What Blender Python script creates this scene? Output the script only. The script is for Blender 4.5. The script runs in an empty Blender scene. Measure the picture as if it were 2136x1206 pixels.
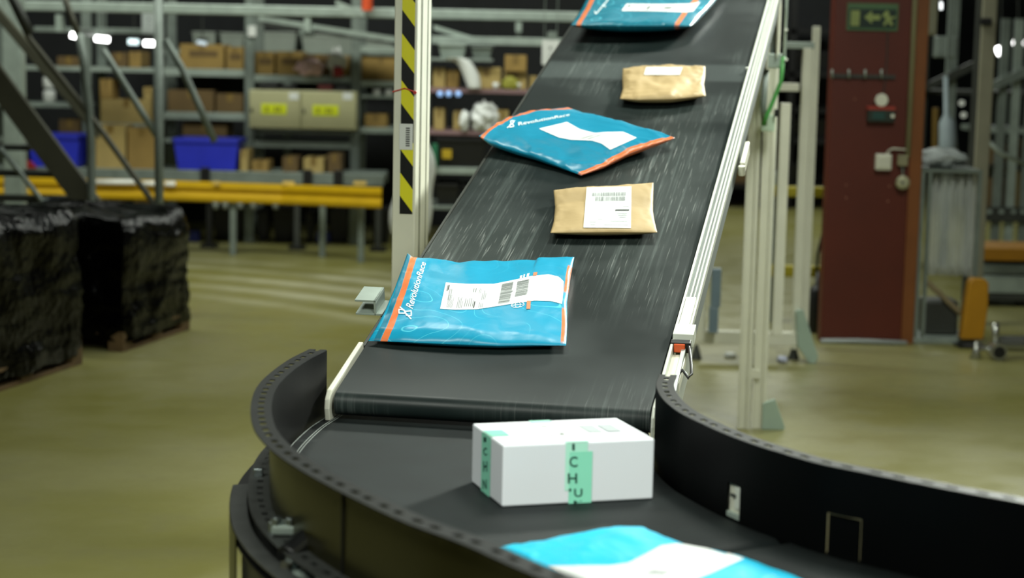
import bpy, bmesh, math, random
from mathutils import Vector, Matrix, noise
from mathutils.bvhtree import BVHTree
random.seed(7)
SC = bpy.context.scene
COL = SC.collection

# ------------------------------------------------------------------ camera, world, lights, exposure
F = 3900.0; EYE = 1.8; CX, CY = 1068.0, 603.0
PITCH = math.radians(7.3); ROLL = math.radians(1.2)
fwd = Vector((0, math.cos(PITCH), -math.sin(PITCH)))
r0 = Vector((1, 0, 0)); u0 = Vector((0, math.sin(PITCH), math.cos(PITCH)))
cr = r0*math.cos(ROLL) + u0*math.sin(ROLL)
cu = -r0*math.sin(ROLL) + u0*math.cos(ROLL)
ORG = Vector((0, 0, EYE))
cam_d = bpy.data.cameras.new('camera'); cam = bpy.data.objects.new('camera', cam_d); COL.objects.link(cam)
cam_d.sensor_width = 36; cam_d.lens = F/2136*36; cam_d.clip_end = 200
mw = Matrix((cr, cu, -fwd)).transposed().to_4x4(); mw.translation = ORG; cam.matrix_world = mw
cam_d.dof.use_dof = True; cam_d.dof.focus_distance = 5.3; cam_d.dof.aperture_fstop = 2.5
SC.camera = cam
wd = bpy.data.worlds.new('world'); SC.world = wd; wd.use_nodes = True
wd.node_tree.nodes['Background'].inputs[0].default_value = (0.5, 0.56, 0.5, 1)
wd.node_tree.nodes['Background'].inputs[1].default_value = 0.05
vs = SC.view_settings; vs.view_transform = 'Standard'; vs.look = 'None'; vs.gamma = 1; vs.use_curve_mapping = False
vs.exposure = 0.0

def area(name, loc, target, sx, sy, power, color=(0.95, 1.0, 0.9), spread=180):
    l = bpy.data.lights.new(name, 'AREA'); l.shape = 'RECTANGLE'; l.size = sx; l.size_y = sy
    l.energy = power; l.color = color; l.spread = math.radians(spread)
    o = bpy.data.objects.new(name, l); COL.objects.link(o); o.location = loc
    o.rotation_euler = (Vector(target)-Vector(loc)).to_track_quat('-Z', 'Y').to_euler()
    return o
area('lamp_light', (5.2, 13.5, 5.8), (-0.1, 6.2, 1.3), 1.2, 0.7, 105, spread=42)      # low-angle lamp beyond the belt top, to the right
area('lamp_light', (1.25, 6.2, 4.6), (0.35, 4.9, 1.0), 1.0, 1.4, 40, spread=90)       # lamp right of the belt
area('lamp_light', (1.3, 0.9, 3.7), (0.1, 4.0, 0.9), 1.0, 1.4, 42, spread=100)       # lamp on the camera's side
area('lamp_light', (-1.9, 1.4, 3.9), (0.1, 4.4, 1.0), 1.2, 1.0, 20, spread=70)      # unseen fill light added at the left to brighten the carton's side
area('lamp_light', (-3.0, 12.6, 5.0), (-2.2, 17.0, 0.9), 5.0, 1.0, 235)             # lamps over the racks aisle
area('lamp_light', (0.6, 11.6, 5.2), (0.0, 14.8, 0.9), 2.5, 1.0, 120)
area('lamp_light', (-0.7, 7.2, 5.0), (-0.9, 7.2, 0.0), 1.2, 1.0, 50, spread=120)
area('lamp_light', (2.0, 6.8, 4.8), (1.5, 9.4, 0.8), 1.0, 1.2, 44, spread=95)  # unseen light added to brighten the cream posts
area('lamp_light', (2.5, 20.0, 4.8), (2.0, 19.0, 0.0), 3.0, 2.0, 190)

# ------------------------------------------------------------------ coordinates
def ray(x, y):
    a = (x-CX)/F; b = -(y-CY)/F
    return fwd + cr*a + cu*b
def W(x, y, Y):                    # the point seen at pixel x, y that lies at distance Y
    r = ray(x, y); return ORG + r*(Y/r.y)
def onz(x, y, z):                  # the point seen at pixel x, y that lies at height z
    r = ray(x, y); return ORG + r*((z-EYE)/r.z)

# ------------------------------------------------------------------ helpers
class MB:
    def __init__(s): s.v = []; s.f = []; s.uv = None
    def add(s, vs_, fs_):
        n = len(s.v); s.v += [Vector(p) for p in vs_]; s.f += [tuple(i+n for i in f) for f in fs_]; return s
    def box(s, lo, hi, M=None):
        x0, y0, z0 = lo; x1, y1, z1 = hi
        vs_ = [Vector(p) for p in ((x0,y0,z0),(x1,y0,z0),(x1,y1,z0),(x0,y1,z0),(x0,y0,z1),(x1,y0,z1),(x1,y1,z1),(x0,y1,z1))]
        if M: vs_ = [M @ p for p in vs_]
        return s.add(vs_, [(0,3,2,1),(4,5,6,7),(0,1,5,4),(1,2,6,5),(2,3,7,6),(3,0,4,7)])
    def prism(s, poly, axis):      # poly: 3-D points of one face; axis: extrusion vector
        n = len(poly); a = [Vector(p) for p in poly]; b = [p+Vector(axis) for p in a]
        fs_ = [tuple(range(n)), tuple(range(2*n-1, n-1, -1))] + [(i, (i+1) % n, (i+1) % n+n, i+n) for i in range(n)]
        return s.add(a+b, [f[::-1] for f in fs_])
    def tube(s, pts, r, n=10):
        pts = [Vector(p) for p in pts]; vs_ = []; fs_ = []
        rr = r if isinstance(r, (list, tuple)) else [r]*len(pts)
        up = None
        for i, p in enumerate(pts):
            t = (pts[min(i+1, len(pts)-1)] - pts[max(i-1, 0)]).normalized()
            if up is None: up = t.orthogonal().normalized()
            up = (up - t*up.dot(t)).normalized(); w = t.cross(up)
            for k in range(n):
                a = 2*math.pi*k/n; vs_.append(p + (up*math.cos(a)+w*math.sin(a))*rr[i])
        for i in range(len(pts)-1):
            for k in range(n):
                fs_.append((i*n+k, i*n+(k+1) % n, (i+1)*n+(k+1) % n, (i+1)*n+k))
        fs_.append(tuple(range(n))[::-1]); fs_.append(tuple(range((len(pts)-1)*n, len(pts)*n)))
        return s.add(vs_, fs_)
    def grid(s, G, closed=False):
        m = len(G); n = len(G[0]); vs_ = [p for row in G for p in row]
        fs_ = [(i*n+j, i*n+j+1, (i+1)*n+j+1, (i+1)*n+j) for i in range(m-1) for j in range(n-1)]
        return s.add(vs_, fs_)
    def build(s, name, m, parent=None, bevel=0, smooth=False, solid=0, seg=2, sub=0):
        me = bpy.data.meshes.new(name)
        o = bpy.data.objects.new(name, me); COL.objects.link(o)
        inv = Matrix.Identity(4)
        if parent is not None:
            o.parent = parent; inv = WM(parent).inverted()
        me.from_pydata([inv @ p for p in s.v], [], s.f)
        if s.uv:
            ul = me.uv_layers.new(name='UVMap')
            for lp in me.loops: ul.data[lp.index].uv = s.uv[lp.vertex_index]
        if m: me.materials.append(m)
        if smooth:
            for p in me.polygons: p.use_smooth = True
        bm = bmesh.new(); bm.from_mesh(me); bmesh.ops.recalc_face_normals(bm, faces=bm.faces); bm.to_mesh(me); bm.free()
        if solid:
            q = o.modifiers.new('solid', 'SOLIDIFY'); q.thickness = solid; q.offset = 0
        if bevel:
            q = o.modifiers.new('bevel', 'BEVEL'); q.width = bevel; q.segments = seg; q.limit_method = 'ANGLE'
        if sub:
            q = o.modifiers.new('sub', 'SUBSURF'); q.levels = sub; q.render_levels = sub
        return o
def WM(o):
    M = Matrix.Identity(4)
    while o is not None:
        M = o.matrix_basis @ M; o = o.parent
    return M
def tag(o, label=None, cat=None, group=None, kind=None):
    if label: o['label'] = label
    if cat: o['category'] = cat
    if group: o['group'] = group
    if kind: o['kind'] = kind
    return o
def thing(name, label, cat, loc=(0, 0, 0), group=None, M=None):
    o = bpy.data.objects.new(name, None); COL.objects.link(o); o.empty_display_size = 0.1
    if M is not None: o.matrix_basis = M
    else: o.location = loc
    return tag(o, label, cat, group)
def copy_tree(o, label, loc=None, group=None):
    c = o.copy(); COL.objects.link(c); c['label'] = label
    if loc is not None: c.location = loc
    if group: c['group'] = group
    for ch in list(o.children):
        d = ch.copy(); COL.objects.link(d); d.parent = c
        for g in list(ch.children):
            e = g.copy(); COL.objects.link(e); e.parent = d
    return c
def sm(h):                         # sRGB hex -> linear
    h = h.lstrip('#'); c = [int(h[i:i+2], 16)/255 for i in (0, 2, 4)]
    return tuple(x/12.92 if x <= 0.04045 else ((x+0.055)/1.055)**2.4 for x in c)
MATS = {}
def mat(name, color, rough=0.5, metal=0.0, vary=0.12, scale=6.0, bump=0.0, bscale=40.0, spec=0.5, emit=None, alpha=None, trans=0.0):
    if name in MATS: return MATS[name]
    m = bpy.data.materials.new(name); m.use_nodes = True; nt = m.node_tree; b = nt.nodes['Principled BSDF']
    if isinstance(color, str): color = sm(color)
    b.inputs['Roughness'].default_value = rough; b.inputs['Metallic'].default_value = metal
    b.inputs['Specular IOR Level'].default_value = spec
    if trans: b.inputs['Transmission Weight'].default_value = trans
    if alpha is not None: b.inputs['Alpha'].default_value = alpha
    if emit:
        b.inputs['Emission Color'].default_value = (*color, 1); b.inputs['Emission Strength'].default_value = emit
    tc = nt.nodes.new('ShaderNodeTexCoord')
    nz = nt.nodes.new('ShaderNodeTexNoise'); nz.inputs['Scale'].default_value = scale; nz.inputs['Detail'].default_value = 3
    nt.links.new(tc.outputs['Object'], nz.inputs['Vector'])
    rp = nt.nodes.new('ShaderNodeValToRGB'); rp.color_ramp.elements[0].position = .3; rp.color_ramp.elements[1].position = .7
    rp.color_ramp.elements[0].color = (*[c*(1-vary) for c in color], 1)
    rp.color_ramp.elements[1].color = (*[min(1, c*(1+vary)) for c in color], 1)
    nt.links.new(nz.outputs['Fac'], rp.inputs['Fac']); nt.links.new(rp.outputs['Color'], b.inputs['Base Color'])
    if bump:
        n2 = nt.nodes.new('ShaderNodeTexNoise'); n2.inputs['Scale'].default_value = bscale; n2.inputs['Detail'].default_value = 4
        nt.links.new(tc.outputs['Object'], n2.inputs['Vector'])
        bp = nt.nodes.new('ShaderNodeBump'); bp.inputs['Strength'].default_value = bump; bp.inputs['Distance'].default_value = 0.02
        nt.links.new(n2.outputs['Fac'], bp.inputs['Height']); nt.links.new(bp.outputs['Normal'], b.inputs['Normal'])
    MATS[name] = m; return m
class N:                           # tiny node-graph helper
    def __init__(s, m): s.nt = m.node_tree; s.b = s.nt.nodes['Principled BSDF']
    def n(s, t, **kw):
        q = s.nt.nodes.new(t)
        for k, v in kw.items(): setattr(q, k, v)
        return q
    def l(s, a, b): s.nt.links.new(a, b)
    def math(s, op, a, b=None, c=None):
        q = s.n('ShaderNodeMath', operation=op)
        for i, x in enumerate((a, b, c)):
            if x is None: continue
            if isinstance(x, (int, float)): q.inputs[i].default_value = x
            else: s.l(x, q.inputs[i])
        return q.outputs[0]
    def mix(s, fac, a, b):
        q = s.n('ShaderNodeMix', data_type='RGBA')
        for i, x in ((0, fac), (6, a), (7, b)):
            if isinstance(x, (int, float)): q.inputs[i].default_value = x
            elif isinstance(x, tuple): q.inputs[i].default_value = (*x, 1)
            else: s.l(x, q.inputs[i])
        return q.outputs[2]
    def ramp(s, x, p0, p1, v0=0.0, v1=1.0):
        q = s.n('ShaderNodeMapRange', interpolation_type='SMOOTHSTEP')
        s.l(x, q.inputs[0]); q.inputs[1].default_value = p0; q.inputs[2].default_value = p1
        q.inputs[3].default_value = v0; q.inputs[4].default_value = v1
        return q.outputs[0]

M_white = mat('painted_white', '#d3d7cb', 0.42, 0, .04)
M_alu = mat('anodised_aluminium', '#c9cfca', 0.38, 0.35, .05)
M_cream = mat('cream_paint', '#d8d8c6', 0.5, 0, .05)
M_steel = mat('galvanised_grey', '#77817a', 0.45, 0.25, .15, 9)
M_steel2 = mat('pale_galvanised', '#97a39a', 0.42, 0.2, .12, 9)
M_dsteel = mat('dark_grey_steel', '#3a3d38', 0.5, 0.2, .15)
M_olive = mat('olive_grey_paint', '#4a4a3c', 0.5, 0.1, .12)
M_black = mat('black_plastic', '#0d0e0e', 0.45, 0, .2)
M_blackp = mat('black_powder_coat', '#161918', 0.42, 0, .2, 30, .05, 300)
M_yellow = mat('safety_yellow', '#c79f0c', 0.42, 0, .06)
M_blue = mat('blue_plastic', '#2b35c0', 0.4, 0, .08)
M_red = mat('oxide_red_paint', '#561b07', 0.5, 0, .10, 3)
M_card = mat('brown_cardboard', '#8d733c', 0.8, 0, .12, 5)
M_card2 = mat('pale_cardboard', '#a59058', 0.8, 0, .10, 5)
M_card3 = mat('dark_cardboard', '#604c2a', 0.8, 0, .12, 5)
M_tape = mat('packing_tape', '#7a6334', 0.35, 0, .1)
M_wood = mat('pallet_wood', '#5e4a2c', 0.8, 0, .2, 12)
M_wplast = mat('white_plastic_film', '#d9dcd8', 0.35, 0, .06)
M_print = mat('black_print', '#1b1d1c', 0.6, 0, .1)
M_gprint = mat('grey_print', '#757b79', 0.6, 0, .1)
M_lprint = mat('light_grey_print', '#9aa19f', 0.6, 0, .1)
M_paper = mat('label_paper', '#dfe3e2', 0.45, 0, .02)

# ------------------------------------------------------------------ floor, walls, ceiling
def make_floor_mat():
    m = mat('floor_epoxy', '#8d8a5e', 0.4, 0, .08); g = N(m); nt = g.nt
    for l in list(g.b.inputs['Base Color'].links): nt.links.remove(l)
    tc = g.n('ShaderNodeTexCoord'); P = tc.outputs['Object']
    n1 = g.n('ShaderNodeTexNoise'); n1.inputs['Scale'].default_value = .5; n1.inputs['Detail'].default_value = 4; g.l(P, n1.inputs['Vector'])
    n2 = g.n('ShaderNodeTexNoise'); n2.inputs['Scale'].default_value = 3.5; n2.inputs['Detail'].default_value = 6; g.l(P, n2.inputs['Vector'])
    c = g.mix(g.ramp(n1.outputs[0], .35, .65), sm('#7b783e'), sm('#89865a'))
    c = g.mix(g.ramp(n2.outputs[0], .45, .75, 0, .35), c, sm('#6d6b4c'))
    # pale curved arcs in front of the racks
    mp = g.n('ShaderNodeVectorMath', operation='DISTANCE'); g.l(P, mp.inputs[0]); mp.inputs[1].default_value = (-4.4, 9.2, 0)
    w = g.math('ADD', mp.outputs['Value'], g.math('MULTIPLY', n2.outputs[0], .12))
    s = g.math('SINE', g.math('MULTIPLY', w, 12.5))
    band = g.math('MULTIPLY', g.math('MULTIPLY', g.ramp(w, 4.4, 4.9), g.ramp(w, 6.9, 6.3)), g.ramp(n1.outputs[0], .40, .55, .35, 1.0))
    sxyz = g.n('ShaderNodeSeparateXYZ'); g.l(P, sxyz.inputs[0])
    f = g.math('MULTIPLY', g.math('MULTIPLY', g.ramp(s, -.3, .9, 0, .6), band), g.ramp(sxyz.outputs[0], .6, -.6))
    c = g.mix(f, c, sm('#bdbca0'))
    g.l(c, g.b.inputs['Base Color'])
    g.l(g.ramp(n2.outputs[0], .3, .7, .30, .46), g.b.inputs['Roughness'])
    return m
def slab(name, lo, hi, m):
    o = MB().box(lo, hi).build(name, m); o['kind'] = 'structure'; return o
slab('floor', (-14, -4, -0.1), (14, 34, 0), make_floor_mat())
M_wall = mat('dark_hall_wall', '#33383a', 0.8, 0, .15)
slab('wall_back', (-14, 34, 0), (14, 34.2, 6.2), M_wall)
slab('wall_left', (-14.2, -4, 0), (-14, 34, 6.2), M_wall)
slab('wall_right', (14, -4, 0), (14.2, 34, 6.2), M_wall)
slab('wall_front', (-14, -4.2, 0), (14, -4, 6.2), M_wall)
slab('ceiling', (-14, -4, 6.2), (14, 34, 6.3), M_wall)

# ------------------------------------------------------------------ incline conveyor
dirv = Vector((0.18309, 0.94737, 0.26261)).normalized()
wv = Vector((dirv.y, -dirv.x, 0)).normalized(); nv = wv.cross(dirv)
A0 = onz(702, 815, 0.925)
MBELT = Matrix((wv, dirv, nv)).transposed().to_4x4(); MBELT.translation = A0
WB = 0.808; LB = 6.6
def B(a, b, c): return MBELT @ Vector((a, b, c))
def onb(x, y, off=0.0):            # pixel -> (a, b) on the belt plane lifted by off
    r = ray(x, y); t = ((A0+nv*off-ORG).dot(nv))/r.dot(nv); q = ORG+r*t-A0
    return q.dot(wv), q.dot(dirv)

def belt_mat():
    m = mat('belt_rubber', '#1b2120', 0.42, 0, .1); g = N(m); nt = g.nt
    for l in list(g.b.inputs['Base Color'].links): nt.links.remove(l)
    tc = g.n('ShaderNodeTexCoord'); P = tc.outputs['Object']
    def noise_(sc, det, sx=1, sy=1, rot=0):
        mp = g.n('ShaderNodeMapping'); mp.inputs['Scale'].default_value = (sx, sy, 1); mp.inputs['Rotation'].default_value = (0, 0, rot)
        g.l(P, mp.inputs[0]); q = g.n('ShaderNodeTexNoise'); q.inputs['Scale'].default_value = sc; q.inputs['Detail'].default_value = det
        g.l(mp.outputs[0], q.inputs['Vector']); return q.outputs[0]
    streak = noise_(1.0, 3, 75, 1.3, math.radians(-4))
    fine = noise_(1.0, 2, 230, 5.5, math.radians(4))
    blot = noise_(2.1, 3)
    big = noise_(1.0, 1, 1.5, .9)
    z0_ = g.ramp(g.math('ADD', g.math('MULTIPLY', big, .6), g.math('MULTIPLY', blot, .4)), .46, .60)
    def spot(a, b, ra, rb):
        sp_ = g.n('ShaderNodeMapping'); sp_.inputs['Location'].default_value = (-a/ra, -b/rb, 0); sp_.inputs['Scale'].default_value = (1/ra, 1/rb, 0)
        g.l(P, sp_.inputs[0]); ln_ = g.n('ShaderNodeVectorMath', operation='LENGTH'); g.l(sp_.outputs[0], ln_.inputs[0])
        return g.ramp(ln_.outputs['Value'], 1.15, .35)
    zone = g.math('MAXIMUM', g.math('MULTIPLY', z0_, .55), g.math('MAXIMUM', spot(.14, .95, .30, .55), spot(.62, 1.55, .22, 1.0)))  # lamp sheen painted in as paler patches, together with worn areas
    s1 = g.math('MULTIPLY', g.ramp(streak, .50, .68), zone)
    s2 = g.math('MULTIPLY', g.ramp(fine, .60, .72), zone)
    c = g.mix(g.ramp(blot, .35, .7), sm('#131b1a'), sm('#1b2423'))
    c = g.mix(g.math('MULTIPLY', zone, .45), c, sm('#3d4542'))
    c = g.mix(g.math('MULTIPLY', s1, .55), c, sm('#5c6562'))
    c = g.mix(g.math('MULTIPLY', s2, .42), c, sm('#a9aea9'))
    g.l(c, g.b.inputs['Base Color'])
    g.l(g.ramp(blot, .3, .7, .36, .48), g.b.inputs['Roughness'])
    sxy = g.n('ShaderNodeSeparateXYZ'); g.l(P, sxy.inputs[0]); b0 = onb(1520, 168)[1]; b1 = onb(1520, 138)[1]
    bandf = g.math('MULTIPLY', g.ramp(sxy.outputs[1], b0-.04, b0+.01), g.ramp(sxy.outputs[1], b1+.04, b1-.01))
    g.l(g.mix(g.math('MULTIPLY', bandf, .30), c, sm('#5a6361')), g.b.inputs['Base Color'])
    g.b.inputs['Specular IOR Level'].default_value = .22
    return m
M_belt = belt_mat()
def belt2_mat():
    m = mat('curve_belt_rubber', '#151b1b', 0.62, 0, .18, 9, .06, 500, spec=.18); return m
M_belt2 = belt2_mat()

conv = thing('incline_conveyor', 'long black incline belt conveyor with white aluminium side rails rising away from the curve', 'conveyor', M=MBELT)
mb = MB(); R = 0.032; prof = [(LB, 0.0)]
for i in range(25): prof.append((LB-(i+1)*LB/25, 0.0))
for k in range(1, 15): prof.append((-R*math.sin(math.pi*k/14), -R+R*math.cos(math.pi*k/14)))
prof.append((LB, -2*R))
rows = [[B(WB*i/12, b, c) for i in range(13)] for b, c in prof]
mb.grid(rows).build('belt', M_belt, conv, smooth=True)
# side rails: extruded profile with ribs
def rail(a0, a1, b0, b1, c0, c1, name='side_rail', m=M_alu, bevel=.002):
    return MB().box((a0, b0, c0), (a1, b1, c1), MBELT).build(name, m, conv, bevel=bevel)
rr_ = MB(); rr_.box((.813, .50, -.08), (.855, LB, .001), MBELT)
rr_.build('side_rail', mat('rail_groove_grey', '#7e8582', .5, .2, .05), conv, bevel=.0015)
for (a0, a1, c0, c1) in ((.813, .820, .001, .012), (.829, .834, .001, .008), (.840, .844, .001, .008), (.850, .856, -.02, .005)):
    MB().box((a0, .50, c0), (a1, LB, c1), MBELT).build('rail_rib', M_white, conv, bevel=.0015)
rail(-.016, -.006, .30, LB, -.09, -.006, m=M_dsteel)
# lower left end plate, rounded around the nose
def plate(name, a0, a1, pts, m, bevel=.002):
    return MB().prism([B(a0, b, c) for b, c in pts], wv*(a1-a0)).build(name, m, conv, bevel=bevel)
plate('end_plate', -.024, -.010, [(.30, .004), (-.005, .004), (-.030, -.012), (-.040, -.034), (-.040, -.075), (.30, -.09)], M_cream, .003)
plate('end_plate', WB+.004, WB+.012, [(.42, .006), (0, .004), (-.030, -.012), (-.040, -.034), (-.040, -.095), (.42, -.095)], M_white, .003)
plate('end_plate', WB+.034, WB+.046, [(.56, -.002), (.20, -.010), (.12, -.03), (.12, -.12), (.56, -.12)], M_alu, .002)
for b in (.02, -.01, .05):
    MB().tube([B(-.0265, b, -.03), B(-.023, b, -.03)], .005, 10).build('bolt', M_steel, conv)
# joint cover, photo sensor and its cable on the right rail
MB().box((.814, .425, -.02), (.870, .495, .018), MBELT).build('joint_cover', M_white, conv, bevel=.002)
MB().box((.821, .495, .002), (.850, .70, .0125), MBELT).build('joint_cover', M_white, conv, bevel=.002)
sens = thing('photo_sensor', 'small orange photo sensor in a black holder under the right rail end', 'sensor', B(.835, .40, -.01))
MB().box((.812, .385, -.020), (.866, .408, .010), MBELT).build('holder', M_black, sens, bevel=.002)
MB().box((.822, .378, -.016), (.852, .386, .007), MBELT).build('lens', mat('sensor_orange', '#c04a18', .3, 0, .08), sens, bevel=.002)
MB().box((.818, .20, -.05), (.856, .376, -.020), MBELT).build('bracket', M_cream, sens, bevel=.003)
cb = [B(.860, .39, .002), B(.868, .35, .0), B(.878, .29, -.005), B(.884, .24, -.012), B(.878, .22, -.015), B(.866, .245, -.012), B(.858, .262, -.012), B(.852, .25, -.015)]
MB().tube(cb, .0042, 8).build('cable', M_black, sens, smooth=True)
# clamp bracket on the left edge
br = MB()
br.box((-.088, .50, .035), (-.028, .60, .041), MBELT); br.box((-.088, .50, -.005), (-.010, .60, .001), MBELT)
br.box((-.034, .50, -.005), (-.028, .60, .041), MBELT)
br.build('edge_bracket', M_steel2, conv, bevel=.001)
# scanner knob on the right rail higher up
k = onb(1530, 310); MB().box((.870, k[1]-.12, -.06), (.886, k[1]+.12, -.01), MBELT).build('rail_bracket', M_cream, conv, bevel=.004)
MB().tube([B(.878, k[1]-.14, -.05), B(.878, k[1]-.14, -.015)], .012, 14).build('knob', M_cream, conv, bevel=.003)
MB().tube([B(.81, onb(1555, 149)[1], .008), B(.81, onb(1555, 149)[1], .016)], .007, 12).build('bolt', M_white, conv)

# support posts of the incline conveyor (stand on the floor under the right rail)
def alu_post(x, y, z1, w=.062, name='frame_post', parent=None, m=M_cream, z0=0.0, rot=-.19):
    Mx = Matrix.Translation((x, y, 0)) @ Matrix.Rotation(rot, 4, 'Z'); h = w/2; g = .006
    mb = MB()
    mb.box((-h+g, -h+g, z0), (h-g, h-g, z1), Mx)
    for sx in (-1, 1):
        for sy in (-1, 1):
            mb.box((min(sx*h, sx*h*.35), min(sy*h, sy*h*.35), z0), (max(sx*h, sx*h*.35), max(sy*h, sy*h*.35), z1), Mx)
    return mb.build(name, m, parent, bevel=.002)
conv_posts = thing('support_frame', 'cream aluminium support posts holding up the right side of the incline belt', 'support frame', (1.17, 8.93, 0))
for bx, q in ((1551, 893), (1582, 893)):
    p = onz(bx, q, 0); alu_post(p.x, p.y, 1.93 if bx < 1560 else 2.25, parent=conv_posts)
p1 = onz(1552, 893, 0); p2 = onz(1579, 893, 0)
MB().box((p1.x, p1.y-.03, .25), (p2.x, p2.y+.03, .29)).build('cross_plate', M_cream, conv_posts)
M_glass = mat('pale_green_plate', '#9fb3a4', 0.3, 0, .05)
q0 = onz(1592, 895, 0)
MB().prism([(q0.x-.01, q0.y-.02, .0), (q0.x+.10, q0.y-.02, .0), (q0.x+.10, q0.y-.02, .02), (q0.x+.05, q0.y-.02, .15), (q0.x-.01, q0.y-.02, .13)], (0, .03, 0)).build('foot_plate', M_glass, conv_posts, bevel=.003)
# green-tagged bracket, grey cylinder and cable at the top of the posts
c1 = thing('pneumatic_cylinder', 'grey cylinder in an aluminium guard with a green cable beside the belt top', 'cylinder', W(1600, 100, 8.8))
def wbox(x0, y0, x1, y1, Y, d, name, m, parent=None, bevel=.004):
    """box whose front face spans pixels x0..x1, y0..y1 at distance Y, depth d"""
    a = W(x0, y1, Y); b = W(x1, y0, Y)
    lo = (min(a.x, b.x), Y, min(a.z, b.z)); hi = (max(a.x, b.x), Y+d, max(a.z, b.z))
    return MB().box(lo, hi).build(name, m, parent, bevel=bevel)
wbox(1598, -40, 1608, 145, 8.7, .05, 'guard_rail', M_cream, c1)
wbox(1620, -40, 1628, 120, 8.7, .05, 'guard_rail', M_cream, c1)
wbox(1636, -40, 1646, 128, 8.7, .05, 'guard_rail', M_steel2, c1)
wbox(1600, 112, 1634, 142, 8.72, .06, 'end_clamp', M_steel2, c1)
MB().tube([W(1614, -40, 8.75), W(1612, 118, 8.75)], .014, 14).build('cylinder_body', mat('cylinder_grey', '#6d7478', .3, .5), c1, smooth=True)
MB().tube([W(1598, 145, 8.76), W(1592, 220, 8.76), W(1594, 262, 8.76)], .014, 12).build('piston_rod', M_steel, c1, smooth=True)
MB().tube([W(1634, 118, 8.68), W(1629, 170, 8.68), W(1615, 205, 8.68), W(1600, 240, 8.68), W(1592, 262, 8.68)], .010, 10).build('cable', mat('green_cable', '#4c9a4c', .5), c1, smooth=True)
for yy in (62, 124): MB().tube([W(1640, yy, 8.70), W(1640, yy, 8.66)], .008, 12).build('bolt', M_white, c1)
wbox(1588, 240, 1617, 274, 8.82, .03, 'mount_plate', mat('pale_green_paint', '#b9cdb6', .5), c1)
wbox(1616, 228, 1624, 244, 8.80, .03, 'clip', M_black, c1, .002)

# ------------------------------------------------------------------ curved conveyor
def catmull(P, n=8):
    out = []
    P = [P[0]*2-P[1]] + P + [P[-1]*2-P[-2]]
    for i in range(1, len(P)-2):
        for k in range(n):
            t = k/n; a, b, c, d = P[i-1], P[i], P[i+1], P[i+2]
            out.append(.5*((2*b)+(c-a)*t+(2*a-5*b+4*c-d)*t*t+(-a+3*b-3*c+d)*t**3))
    out.append(P[-2]); return out
def resample(P, step):
    L = [0]
    for a, b in zip(P, P[1:]): L.append(L[-1]+(b-a).length)
    n = max(2, int(L[-1]/step)); out = []; j = 0
    for i in range(n+1):
        s = L[-1]*i/n
        while j < len(L)-2 and L[j+1] < s: j += 1
        t = (s-L[j])/max(1e-9, L[j+1]-L[j]); out.append(P[j].lerp(P[j+1], min(1, t)))
    return out
ZB = 0.85; ZT = 1.02
go = [onz(*q, ZT) for q in ((681, 731), (633, 757), (584, 799), (567, 841), (573, 888), (600, 925), (648, 962), (738, 1012), (883, 1080), (1014, 1128), (1200, 1206))]
gi = [onz(*q, ZT) for q in ((1376, 782), (1369, 803), (1376, 824), (1392, 843), (1419, 863), (1459, 883), (1506, 904), (1564, 926), (1631, 947), (1710, 969), (1814, 990), (1917, 1011), (2031, 1033), (2136, 1052))]
go += [Vector((.40, 2.36, ZT)), Vector((.85, 1.98, ZT))]
gi += [Vector((1.25, 2.93, ZT)), Vector((1.62, 2.68, ZT))]
GO = resample(catmull([Vector((p.x, p.y, 0)) for p in go]), .0125)
GI = resample(catmull([Vector((p.x, p.y, 0)) for p in gi]), .0125)
def norms(P, side):
    out = []
    for i, p in enumerate(P):
        t = (P[min(i+1, len(P)-1)]-P[max(i-1, 0)]).normalized(); out.append(Vector((t.y, -t.x, 0))*side)
    return out
NO = norms(GO, 1)   # outward of the outer guard (left / towards camera)
NI = norms(GI, -1)   # outward of the inner guard (right / away)
cc = thing('curved_conveyor', 'black curved belt conveyor with tall slotted side guards in the foreground', 'conveyor', (0.3, 3.8, 0))
def wall(P, Nn, z0, z1, off, th, name, m, holes=()):
    mb = MB(); L = 0; S = [0]
    for a, b in zip(P, P[1:]): L += (b-a).length; S.append(L)
    zs = sorted({z0, z1, *[h[2] for h in holes], *[h[3] for h in holes]})
    idx = {}
    def vid(i, z, o):
        key = (i, z, o)
        if key not in idx:
            idx[key] = len(mb.v); p = P[i]+Nn[i]*(off+o); mb.v.append(Vector((p.x, p.y, z)))
        return idx[key]
    for i in range(len(P)-1):
        sm_ = (S[i]+S[i+1])/2
        for za, zb in zip(zs, zs[1:]):
            zc = (za+zb)/2
            if any(h[0] < sm_ < h[1] and h[2] < zc < h[3] for h in holes): continue
            mb.f.append((vid(i, za, 0), vid(i+1, za, 0), vid(i+1, zb, 0), vid(i, zb, 0)))
    return mb.build(name, m, cc, solid=th)
def flange(P, Nn, z, o0, o1, name, m, h0, h1, period=3, th=.003, start=0, end=None, hole=1):
    mb = MB(); offs = [o0, h0, h1, o1]; idx = {}
    end = end if end is not None else len(P)-1
    def vid(i, o):
        if (i, o) not in idx:
            idx[(i, o)] = len(mb.v); p = P[i]+Nn[i]*o; mb.v.append(Vector((p.x, p.y, z)))
        return idx[(i, o)]
    for i in range(start, end):
        for j in range(3):
            if j == 1 and i % 9 in (0, 1, 4, 5): continue
            mb.f.append((vid(i, offs[j]), vid(i+1, offs[j]), vid(i+1, offs[j+1]), vid(i, offs[j+1])))
    return mb.build(name, m, cc, solid=th)
def arc_at(P, x=None, pxy=None, z=ZB):
    t = onz(*pxy, z); best = min(range(len(P)), key=lambda i: (P[i].x-t.x)**2+(P[i].y-t.y)**2)
    s = sum((b-a).length for a, b in zip(P[:best], P[1:best+1])); return s, best
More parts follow.
